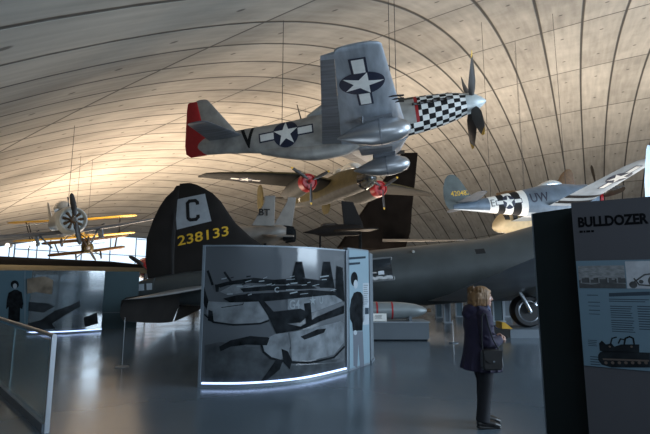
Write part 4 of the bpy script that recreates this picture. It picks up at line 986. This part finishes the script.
p3 = Plan([fl(371, 363.5)[:2], fl(374, 359.5)[:2]]); p3.slab('board', 0, p3.L, 0, 2.28, -.06, 0, M_plinth, D3, 1); p3.slab('base_rail', 0, p3.L, 0, .05, -.07, .02, M_frame, D3, 1)
# ---- rear displays at the left
D4 = thing('rear_glass_display', 'distant glass screen with faded grey print and glowing strip, left of bomber tail', 'display', (0, 0, 0))
p4 = Plan([fl(27, 334.5)[:2], fl(65, 333.5)[:2], fl(101, 331)[:2]], 5)
H4 = p4.px(60, 270.5)[1]
pg4 = p4.slab('glass_panel', 0, p4.L, .06, H4, -.02, 0, M_rearg, D4)
p4.slab('light_strip', 0, p4.L, .05, .08, -.01, .04, M_led, D4); p4.slab('base_rail', 0, p4.L, 0, .045, -.05, .05, M_frame, D4)
for k in (.36, .66, .98): p4.slab('panel_post', p4.L*k-.02, p4.L*k+.02, .05, H4, -.07, -.03, M_steel, D4, 1)
for z in (.9, 1.5): p4.slab('panel_rail', 0, p4.L, z-.012, z+.012, -.05, -.025, M_steel, D4)
Y4 = lambda u, v: p4.px(u/4.13, 240+v/4.13)
l4 = tri([Y4(*p) for p in ((115, 345), (170, 330), (230, 290), (290, 270), (330, 250), (330, 275), (270, 310), (215, 345), (230, 365), (150, 375), (115, 370))])
l4 += tri([Y4(*p) for p in ((120, 255), (200, 262), (225, 275), (180, 300), (118, 292))]); l4 += tri([Y4(*p) for p in ((345, 320), (400, 300), (405, 345), (350, 360))])
l5 = tri([Y4(*p) for p in ((112, 160), (185, 150), (220, 165), (215, 225), (150, 215), (112, 222))])
decal('printed_photograph', [(l5, 1, .005), (l4, 0, .008)], [mat('faded_print_dark', (.022, .026, .03), .8, 0, .7, 3, spec=.1), mat('faded_print_warm', (.16, .13, .10), .7, 0, .6, 3, spec=.1)], pg4, p4.fn, .3)
D5 = thing('rear_text_panel', 'distant pale blue panel with a printed figure in dark uniform and skirt, far left', 'display', (0, 0, 0))
p5 = Plan([fl(-60, 335)[:2], fl(26.3, 334.5)[:2]]); p5.slab('board', 0, p5.L, 0, H4, -.08, 0, mat('graphic_blue_dark', (.085, .15, .19), .5), D5, 1)
Y5 = lambda u, v: p5.px(u/4.825, 255+v/4.825)
fg = tri([Y5(*p) for p in ((68, 168), (84, 168), (106, 180), (114, 235), (108, 262), (98, 255), (96, 322), (40, 322), (42, 250), (30, 262), (34, 215), (42, 182))])
hr = [Y5(72+20*math.cos(a*PI/6), 142+20*math.sin(a*PI/6)) for a in range(12)]; fc = [Y5(73+10*math.cos(a*PI/6), 150+13*math.sin(a*PI/6)) for a in range(12)]
sd_ = [[Y5(82+38, 70), Y5(84+38, 70), Y5(84+38, 330), Y5(82+38, 330)]]
decal('printed_figure', [(fg, 0, .006), ([hr], 0, .007), ([fc], 1, .009), (sd_, 1, .005)], [M_dark, M_pale], D5, p5.fn)
D6 = thing('teal_display_wall', 'plain dark teal display wall behind the bomber tail guns', 'display', (0, 0, 0))
p6 = Plan([fl(101, 329)[:2], fl(136, 328)[:2]]); p6.slab('board', 0, p6.L, 0, H4, -.15, 0, M_teal, D6, 1)
p6.slab('trim_strip', 0, p6.L, .55, .57, 0, .01, M_mid, D6, 1)
# ---- title board on the right
zt = at(571, 203, 3.9).z
def solveY(px, py):
    d = at(px, py, 1.).z-CH; return (zt-CH)/d
A_ = at(571, 203, 3.9); Yr = solveY(650, 196.5); B_ = at(650, 196.5, Yr)
E_ = A_+(B_-A_)*2.1
D7 = thing('bulldozer_title_board', 'big charcoal board titled BULLDOZER with pale blue text panel, cut off by right edge', 'display', (0, 0, 0))
p7 = Plan([(A_.x, A_.y), (E_.x, E_.y)])
p7.slab('board', 0, p7.L, 0, zt, -.16, 0, M_board, D7, 1)
def P7(pix): return [p7.px(*p) for p in pix]
a7 = p7.px(576, 261); b7 = p7.px(593, 366)
sL = a7[0]; sR = sL+1.02; z1, z0 = a7[1], b7[1]
zphoto = p7.px(578, 288)[1]
M_p7 = mat('text_panel_blue', (.068, .115, .15), .6)
gp = p7.slab('text_panel', sL, sR, z0, z1, 0, .012, M_p7, D7, 1)
ps, tw = text_polys('BULLDOZER', .088, .045); t0 = p7.px(578.5, 227.5); t1 = p7.px(649, 224.5)
kx = (t1[0]-t0[0])/tw
decal('title_lettering', [(shift(ps, t0[0], t0[1]-.002, kx, 1.05), 0, .004)], [M_letter], D7, p7.fn)
ps, tw = text_polys('Bulldozer', .02, .0); t2 = p7.px(579.5, 231.5)
sub = []
xx = t2[0]
for wd in (.025, .012, .03, .02): sub += rect(xx, t2[1]-.012, xx+wd, t2[1]+.006); xx += wd+.007
decal('subtitle_line', [(sub, 0, .004)], [M_letter], D7, p7.fn)
# photo strip
M_ph = mat('archive_photo_grey', (.12, .125, .13), .5, 0, .55, 22, stretch=(1, 1, 3)); M_ph2 = mat('archive_photo_dark', (.022, .023, .025), .5, 0, .5, 30); M_ph3 = mat('archive_photo_pale', (.26, .27, .29), .5, 0, .2, 14)
sm = p7.px(625, 276)[0]; a = p7.px(578, 266)[1]
st_ = rect(sL+.012, zphoto, sm, a); st2 = rect(sm+.008, zphoto, sR-.01, z1-.012)
tr = []
for k in range(15):
    x0 = sL+.012+(sm-sL-.02)*k/15; h_ = .022+.022*abs(math.sin(k*2.3)); tr += rect(x0, zphoto+.045, x0+.012+.01*(k % 3), zphoto+.045+h_)
tr += tri([(sL+.012, zphoto), (sm, zphoto), (sm, zphoto+.035), (sL+.2, zphoto+.05), (sL+.1, zphoto+.03), (sL+.012, zphoto+.045)])
w2 = sR-sm
t3 = disc(sm+.05*1, zphoto+.03, .028, 14)+disc(sm+.105, zphoto+.055, .016, 12)+stroke([(sm+.03, zphoto+.03), (sm+.13, zphoto+.11), (sm+.25, zphoto+.13)], .012)+stroke([(sm+.06, zphoto+.08), (sm+.09, zphoto+.03), (sm+.2, zphoto+.02)], .012)+disc(sm+.20, zphoto+.06, .05, 16)
decal('archive_photograph', [(st_, 0, .014), (tr, 1, .0155)], [M_ph, M_ph2], gp, p7.fn)
decal('archive_photograph', [(st2, 0, .014), (t3, 1, .0155)], [M_ph3, M_ph2], gp, p7.fn)
# greeked copy
ln = []
def para(px0, py0, px1, py1, n, jag=.1):
    ln = []
    a = p7.px(px0, py0); b = p7.px(px1, py0); c = p7.px(px0, py1)
    for k in range(n):
        z = a[1]+(c[1]-a[1])*(k+.5)/n; h = abs(c[1]-a[1])/n*.34; e = (b[0]-a[0])*(1-jag*((k*7) % 5)/4)
        ln.append([(a[0], z-h/2), (a[0]+e, z-h/2), (a[0]+e, z+h/2), (a[0], z+h/2)])
    decal('text_paragraph', [(ln, 0, .014)], [M_ptext], gp, p7.fn)
hd_ = [[p7.px(609, 293), p7.px(650, 291.5), p7.px(650, 295.2), p7.px(609, 296.5)]]
para(609, 298, 649, 302, 2, .2); para(610, 305, 632, 318, 6); para(611, 319, 634, 332, 6); para(637, 305, 652, 330, 10)
para(587, 294, 598, 296, 1); para(588, 301, 600, 303, 1); para(588.5, 305, 600, 306.5, 1); para(589, 309, 600, 311, 1); para(589, 313, 600, 314.5, 1); para(588, 339, 597, 346, 4); para(590, 355, 600, 365, 4)
decal('text_heading', [(hd_, 0, .014)], [M_ptext], gp, p7.fn)
# printed bulldozer
bz = []; R7 = lambda u, v: p7.px(570+u/3.61, 255+v/3.61)
bz += tri([R7(*p) for p in ((102, 360), (108, 350), (125, 345), (240, 350), (289, 352), (289, 405), (150, 405), (115, 395), (102, 378))])
bz += tri([R7(*p) for p in ((105, 318), (115, 308), (130, 322), (150, 318), (160, 330), (185, 322), (250, 322), (250, 352), (130, 350), (108, 345))])
bz += stroke([R7(145, 325), R7(152, 300), R7(168, 296)], .010)+stroke([R7(195, 325), R7(200, 300), R7(215, 294), R7(228, 300), R7(232, 325)], .012)+stroke([R7(175, 318), R7(182, 302), R7(195, 305)], .01)
bt = [[R7(118, 372), R7(285, 378), R7(285, 384), R7(120, 378)]]
for k in range(7): c = R7(130+24*k, 388); bt += disc(c[0], c[1], .012, 10)
c = R7(144, 330); bt += disc(c[0], c[1], .008, 8); c = R7(222, 330); bt += disc(c[0], c[1], .009, 8)
decal('printed_machine', [(bz, 0, .0145), (bt, 1, .016)], [M_dark, mat('print_rust', (.06, .04, .03), .5)], gp, p7.fn)
# plain side board
D8 = thing('plain_dark_board', 'plain tall dark board standing just left of the BULLDOZER board', 'display', (0, 0, 0))
Yl = solveY(532.5, 213.5); L_ = at(532.5, 213.5, Yl); Rr = at(574, 207.5, solveY(574, 207.5))
p8 = Plan([(L_.x, L_.y), (Rr.x, Rr.y)]); p8.slab('board', 0, p8.L, 0, zt, -.14, 0, M_boardd, D8, 1)
p8.slab('edge_trim', -.012, 0, 0, zt, -.14, .004, M_frame, D8, 1)
# ---- plinth with bomb
PX, PY = fl(430, 341)[0]-1.06, fl(430, 341)[1]+.35
PLN = thing('display_plinth', 'low grey-blue plinth carrying the silver bomb', 'plinth', (PX, PY+.15, 0))
mb = MB(); mb.box((0, 0, .27), (2.1, .95, .46)); mb.build('body', M_plinth, PLN, False)
mb = MB(); mb.box((0, 0, .515), (2.16, 1.0, .03)); mb.build('top_plate', M_pale, PLN, False)
mb = MB(); mb.box((0, 0, .02), (2.0, .88, .04)); mb.build('foot', M_dark, PLN, False)
BM = thing('bomb', 'fat silver-grey bomb with two thin red bands lying on the plinth', 'bomb', (PX, PY, .822))
mb = MB()
mb.lathe([(1.10, .005), (1.06, .05), (.95, .12), (.75, .185), (.45, .23), (.1, .25), (-.6, .25), (-1., .18), (-1.35, .08)], 32, 0, 'x'); mb.build('body', M_bomb, BM)
for x in (.04, -.40):
    mb = MB(); mb.lathe([(x-.025, .249), (x-.024, .256), (x+.024, .256), (x+.025, .249)], 32, 0, 'x'); mb.build('red_band', M_redl, BM)
mb = MB(); mb.lathe([(1.07, .05), (1.15, .06), (1.2, .04), (1.2, .005)], 14, 0, 'x'); mb.build('nose_fuze', M_brown, BM)
for k in range(4):
    a = PI/4+k*PI/2; d = Vector((0, math.cos(a), math.sin(a))); n = Vector((0, -math.sin(a), math.cos(a)))*.01
    P = [Vector((-.95, 0, 0))+d*.16, Vector((-1.45, 0, 0))+d*.06, Vector((-1.5, 0, 0))+d*.30, Vector((-1.2, 0, 0))+d*.30]
    mb = MB(); mb.add([p+n for p in P]+[p-n for p in P], [(0, 1, 2, 3), (7, 6, 5, 4), (0, 4, 5, 1), (1, 5, 6, 2), (2, 6, 7, 3), (3, 7, 4, 0)]); mb.build('fin', M_bomb, BM, False)
CR_ = thing('bomb_cradle', 'small dark cradle blocks holding the silver bomb above its plinth', 'cradle', (PX, PY, .53))
for x in (-.45, .55):
    mb = MB(); mb.prism([(-.24, 0), (.24, 0), (.24, .14), (.17, .105), (.08, .045), (0, .03), (-.08, .045), (-.17, .105), (-.24, .14)], lambda u, v, t: (x+t, u, v), -.04, .04); mb.build('saddle', M_frame, CR_, False)
SG = thing('caption_sign', 'small white caption card standing on the plinth before the bomb', 'sign', (PX-.34, PY-.33, .53))
mb = MB(); mb.box((0, 0, .12), (.38, .012, .22), R=Matrix.Rotation(-.25, 3, 'X')); cd = mb.build('card', M_white, SG, False)
mb = MB(); mb.box((0, .04, .05), (.1, .09, .10)); mb.build('stand', M_frame, SG, False)
mb = MB()
for k in range(5): mb.box((-.04, -.012-.008*k*0, .18-.03*k), (.20-.02*(k % 3), .012, .008), R=Matrix.Rotation(-.25, 3, 'X'))
mb.build('text_lines', M_mid, cd, False)
# ---- stanchions and far displays
def stanchion(px, py, h, label):
    p = fl(px, py); Y = p.y; t = thing('barrier_post', label, 'barrier post', (p.x, Y, 0))
    mb = MB(); mb.lathe([(0, .13), (.012, .13), (.02, .05), (.02, .01)], 24, 0, 'z'); mb.build('base', M_frame, t)
    mb = MB(); mb.tube([(0, 0, .015), (0, 0, h)], .006, 8); mb.build('post', M_steel, t)
    mb = MB(); mb.ball((0, 0, h), .012); mb.build('cap', M_steel, t)
stanchion(122, 367, .95, 'thin barrier post with round base on open floor below the bomber tail')
stanchion(453.5, 343, .60, 'thin low barrier post on the floor to the left of the woman')
def far_board(px0, px1, ytop, ybot, label, m, name='information_board'):
    Y = fl(px0, ybot).y; a = at(px0, ybot, Y); b = at(px1, ybot, Y); zt_ = at(px0, ytop, Y).z
    t = thing(name, label, 'display', ((a.x+b.x)/2, Y, 0)); w_ = b.x-a.x
    mb = MB(); mb.box((0, 0, zt_/2+.03), (w_, .08, zt_-.06)); mb.build('board', m, t, False)
    mb = MB()
    for s_ in (-1, 1): mb.box((s_*w_/2, 0, zt_/2), (.06, .12, zt_))
    mb.box((0, 0, zt_), (w_+.06, .12, .06)); mb.box((0, 0, .03), (w_+.1, .3, .05)); mb.build('frame', M_pale, t, False)
    return t
far_board(493.5, 503.5, 299, 322, 'white-framed board with dark face, left of the bomber wheel', M_teal)
far_board(436, 442, 302, 318, 'narrow pale distant board straight right of the bomb nose', M_panelblue)
far_board(444.5, 450, 301, 323, 'pale slim distant board close behind the low barrier post', M_plinth)
far_board(456, 462.5, 301, 317, 'blue distant board just left of the shoulder of the woman', M_panelblue)
far_board(504.5, 511, 296, 317, 'pale distant board touching the left side of the bomber wheel', M_plinth)
# ---- glass balustrade at the left
BL = thing('glass_balustrade', 'glass balustrade with steel handrail and end post, bottom left corner', 'balustrade', (0, 0, 0))
b0, b1 = fl(46.5, 432), fl(0, 389); pb = Plan([b0[:2], b1[:2], (b1+(b1-b0)*1.2)[:2]])
def sl(name, *a, m=None): return pb.slab(name, *a, m, BL, 2)
q0 = .03; n_ = 3
for k in range(n_):
    a, b = .03+k*pb.L/n_, (k+1)*pb.L/n_-.02; pb.slab('glass_pane', a, b, .06, 1.0, -.012, .0, M_bal, BL, 3)
mb = MB(); mb.tube([pb.fn(q, 1.06, -.006) for q in np.linspace(-.03, pb.L, 12)], .024, 12); mb.build('handrail', M_steel, BL)
pb.slab('end_post', -.03, .02, 0, 1.05, -.03, .02, M_steel, BL, 1)
pb.slab('base_channel', 0, pb.L, 0, .09, -.05, .03, M_frame, BL, 4)

# ================================================================== PERSON
def remesh(name, mb, m, parent, vox, smooth=2):
    o = mb.build(name, m, parent)
    r = o.modifiers.new('r', 'REMESH'); r.mode = 'VOXEL'; r.voxel_size = vox; r.use_smooth_shade = True
    if smooth:
        s = o.modifiers.new('s', 'SMOOTH'); s.iterations = smooth; s.factor = .5
    return o
def limb(mb, pts, rs, n=14):
    """tapered limb with elliptical rings; rs entries r or (rx, ry)"""
    P = [Vector(p) for p in pts]; vs = []
    for i, p in enumerate(P):
        t = (P[min(i+1, len(P)-1)]-P[max(i-1, 0)]).normalized(); y = Vector((0, 1, 0)); a = y.cross(t)
        if a.length < .1: a = Vector((1, 0, 0))
        a.normalize(); b = t.cross(a).normalized(); r = rs[i] if isinstance(rs[i], tuple) else (rs[i], rs[i])
        for k in range(n):
            q = 2*PI*k/n; vs.append(p+a*r[0]*math.cos(q)+b*r[1]*math.sin(q))
    fs = [(i*n+k, i*n+(k+1)%n, (i+1)*n+(k+1)%n, (i+1)*n+k) for i in range(len(P)-1) for k in range(n)]
    fs += [tuple(range(n))[::-1], tuple((len(P)-1)*n+k for k in range(n))]
    return mb.add(vs, fs)
W = thing('person', 'woman in dark hooded coat and black trousers standing with hands clasped', 'person', tuple(fl(480, 426)+Vector((0, 0, .006))), (0, .045, .12))
mb = MB()
# head bowed a little toward +x
mb.ball((.045, 0, 1.505), (.092, .076, .105), n=20, m=14); mb.ball((.085, 0, 1.462), (.060, .058, .072), n=16, m=12)
limb(mb, [(.135, 0, 1.515), (.152, 0, 1.492), (.165, 0, 1.468), (.140, 0, 1.456)], [.008, .012, .017, .010], 10)   # nose
mb.ball((.140, 0, 1.432), (.016, .024, .007)); mb.ball((.138, 0, 1.420), (.015, .022, .008)); mb.ball((.122, 0, 1.397), (.024, .026, .020)); mb.ball((.122, 0, 1.525), (.022, .05, .012))
for s_ in (-1, 1): mb.ball((.03, s_*.078, 1.47), (.016, .010, .030)); mb.ball((.105, s_*.035, 1.462), (.028, .022, .022))
limb(mb, [(.0, 0, 1.25), (.01, 0, 1.34), (.03, 0, 1.43)], [(.075, .07), (.056, .054), (.055, .055)])
limb(mb, [(.01, 0, .88), (.0, 0, 1.0), (.0, 0, 1.15), (-.01, 0, 1.27), (0, 0, 1.32)], [(.12, .16), (.11, .14), (.12, .16), (.09, .16), (.06, .09)], 20)
LEG = {-1: [(.0, -.085, .92), (.02, -.09, .70), (.035, -.09, .50), (.01, -.09, .28), (-.01, -.09, .09)], 1: [(.02, .085, .92), (.05, .09, .70), (.09, .09, .50), (.09, .09, .28), (.09, .09, .09)]}
for s_ in (-1, 1):
    limb(mb, LEG[s_], [.095, .085, .06, .055, .04]); x = LEG[s_][-1][0]
    limb(mb, [(x-.04, s_*.09, .05), (x+.04, s_*.09, .055), (x+.14, s_*.092, .04), (x+.19, s_*.092, .03)], [(.04, .04), (.045, .042), (.032, .045), (.02, .035)])
ARM = {-1: [(-.02, -.19, 1.27), (-.035, -.235, 1.12), (-.02, -.235, .99), (.08, -.20, .97), (.20, -.10, 1.0)], 1: [(-.02, .19, 1.27), (-.02, .235, 1.12), (0, .235, .99), (.10, .17, .98), (.215, .06, 1.01)]}
for s_ in (-1, 1): limb(mb, ARM[s_], [.055, .048, .042, .036, .026])
# hands clasped at the waist: palm, four curled fingers and a thumb each
def hand(mb, wrist, s_, lift):
    w = Vector(wrist); limb(mb, [w, w+Vector((.035, -s_*.012, .004)), w+Vector((.075, -s_*.030, 0))], [(.018, .024), (.017, .036), (.014, .036)], 12)
    for k in range(4):
        b = w+Vector((.072, -s_*.028, .026-.018*k+lift)); L = (.9, 1., .95, .75)[k]
        limb(mb, [b, b+Vector((.024*L, -s_*.016, -.004)), b+Vector((.030*L, -s_*.044*L, -.008)), b+Vector((.012*L, -s_*.062*L, -.010))], [.0098, .0092, .0085, .007], 8)
    t = w+Vector((.03, -s_*.012, .026)); limb(mb, [t, t+Vector((.022, -s_*.014, .020)), t+Vector((.040, -s_*.030, .018))], [.012, .0105, .008], 8)
hand(mb, (.205, -.095, 1.0), -1, 0); hand(mb, (.215, .055, 1.012), 1, .002)
body = remesh('body', mb, M_skin, W, .0065, 2)
for s_ in (-1, 1):
    mb = MB(); mb.ball((.124, s_*.031, 1.482), (.012, .013, .010)); mb.build('eye', M_white, body)
    mb = MB(); limb(mb, [(.128, s_*.018, 1.508), (.130, s_*.034, 1.512), (.118, s_*.052, 1.508)], [.004, .005, .003], 6); mb.build('eyebrow', M_hair, body)
mb = MB(); mb.ball((.143, 0, 1.426), (.012, .020, .005)); mb.build('lips', mat('lips', (.30, .10, .09), .5), body)
# hair: chin-length bob
mb = MB(); mb.ball((.015, 0, 1.54), (.120, .105, .090), n=20, m=14); mb.ball((-.045, 0, 1.48), (.100, .112, .110), n=18, m=12); mb.ball((-.07, 0, 1.415), (.068, .100, .062), n=16, m=10)
for k in range(26):
    a = random.uniform(1.7, 4.6); zz_ = random.uniform(1.38, 1.6); mb.ball((-.02+.105*math.cos(a), .105*math.sin(a), zz_), (.022, .022, .034), n=8, m=6)
for s_ in (-1, 1):
    limb(mb, [(.03, s_*.068, 1.57), (.045, s_*.088, 1.51), (.03, s_*.090, 1.45), (.02, s_*.082, 1.395)], [(.05, .02), (.048, .022), (.042, .022), (.028, .016)], 12)
    for k in range(5): limb(mb, [(-.06+.025*k, s_*.092, 1.55), (-.07+.028*k, s_*.106, 1.47), (-.065+.028*k, s_*.096, 1.385)], [.016, .017, .010], 8)
limb(mb, [(.11, -.05, 1.575), (.135, 0, 1.562), (.11, .05, 1.575)], [.02, .022, .02], 10)
remesh('hair', mb, M_hair, W, .008, 2)
# coat with hood, sleeves and flared skirt
mb = MB()
limb(mb, [(.02, 0, .635), (.02, 0, .75), (.01, 0, .90), (.0, 0, 1.02), (-.01, 0, 1.15), (-.02, 0, 1.26), (-.02, 0, 1.32), (-.01, 0, 1.36)], [(.235, .225), (.225, .22), (.195, .205), (.170, .195), (.168, .205), (.145, .205), (.105, .15), (.075, .09)], 28)
for s_ in (-1, 1):
    limb(mb, [ARM[s_][0], ARM[s_][1], ARM[s_][2], ARM[s_][3], ARM[s_][4]], [.088, .080, .074, .062, .052], 16)
    mb.ball((ARM[s_][2][0]-.01, ARM[s_][2][1], ARM[s_][2][2]+.0), (.078, .072, .072))
    mb.ball((-.02, s_*.175, 1.285), (.09, .08, .065))
mb.ball((-.115, 0, 1.335), (.085, .115, .070)); mb.ball((-.165, 0, 1.285), (.05, .075, .06)); limb(mb, [(-.08, -.12, 1.36), (.02, -.115, 1.355), (.075, -.06, 1.31)], [.035, .03, .025], 10); limb(mb, [(-.08, .12, 1.36), (.02, .115, 1.355), (.075, .06, 1.31)], [.035, .03, .025], 10)
for k in range(14):  # soft vertical folds of the skirt
    a = 2*PI*k/14+.2; limb(mb, [(.02+.235*math.cos(a), .225*math.sin(a), .64), (.0+.18*math.cos(a), .205*math.sin(a), .86)], [.022, .008], 8)
for (x, z, dx) in ((.03, 1.09, .05), (.05, 1.16, .03), (-.06, 1.04, .04)): limb(mb, [(x-dx, -.305, z+.02), (x, -.31, z), (x+dx, -.30, z-.03)], [.006, .012, .006], 8)
coat = remesh('coat', mb, M_coat, W, .011, 3)
mb = MB(); mb.tube([(.205, 0, .68), (.185, 0, .85), (.155, -.01, 1.02), (.150, 0, 1.15), (.115, 0, 1.28)], .007, 6); mb.build('coat_zip', M_frame, coat)
for s_ in (-1, 1):
    mb = MB(); p = Vector(ARM[s_][4]); mb.tube([p-Vector((.022, 0, .002)), p+Vector((.008, 0, 0))], .054, 14); mb.build('cuff', M_coat, coat)
mb = MB(); limb(mb, [(.05, -.07, 1.385), (.10, -.02, 1.35), (.09, .05, 1.37)], [.03, .038, .03], 12); limb(mb, [(.105, -.02, 1.35), (.135, -.02, 1.24), (.150, -.02, 1.12)], [(.018, .045), (.018, .05), (.012, .05)], 12); remesh('scarf', mb, M_scarf, W, .009, 2)
mb = MB()
for s_ in (-1, 1):
    P = LEG[s_]; limb(mb, [(P[0][0], P[0][1], .90), P[1], P[2], P[3], (P[4][0], P[4][1], .07)], [.115, .105, .082, .075, .078], 18)
remesh('trousers', mb, M_trous, W, .010, 2)
for s_ in (-1, 1):
    x = LEG[s_][-1][0]; mb = MB()
    limb(mb, [(x-.065, s_*.09, .045), (x-.03, s_*.09, .05), (x+.05, s_*.092, .055), (x+.13, s_*.094, .045), (x+.19, s_*.094, .032), (x+.215, s_*.094, .022)], [(.03, .03), (.045, .042), (.05, .045), (.04, .050), (.028, .044), (.012, .025)], 16)
    mb.box((x+.07, s_*.093, .008), (.27, .085, .016)); remesh('shoe', mb, M_shoe, W, .007, 2)
BG = thing('shoulder_bag', 'black leather shoulder bag hanging at the hip of the woman', 'bag', tuple(W.location+Vector((.06, -.315, .82))), (0, 0, .12))
mb = MB(); mb.prism([(-.12, -.10), (-.10, -.13), (.10, -.13), (.125, -.09), (.115, .07), (.08, .10), (-.08, .10), (-.11, .07)], lambda u, v, t: (u, t, v), -.045, .045); b = mb.build('bag_body', M_shoe, BG)
md = b.modifiers.new('b', 'BEVEL'); md.width = .03; md.segments = 4
mb = MB(); mb.prism([(-.11, .09), (.11, .09), (.10, -.01), (.05, -.05), (-.05, -.05), (-.10, -.01)], lambda u, v, t: (u, t, v), -.056, -.046); mb.build('flap', M_shoe, BG)
mb = MB(); mb.box((0, -.060, -.03), (.022, .008, .016)); mb.build('clasp', M_frame, BG)
mb = MB(); mb.tube([(-.10, 0, .08), (-.10, .01, .20), (-.10, -.01, .34), (-.08, .02, .46), (-.05, .03, .50), (-.03, .02, .49), (-.02, -.01, .36), (.03, -.005, .20), (.10, 0, .08)], .008, 8); mb.build('strap', M_trous, BG)
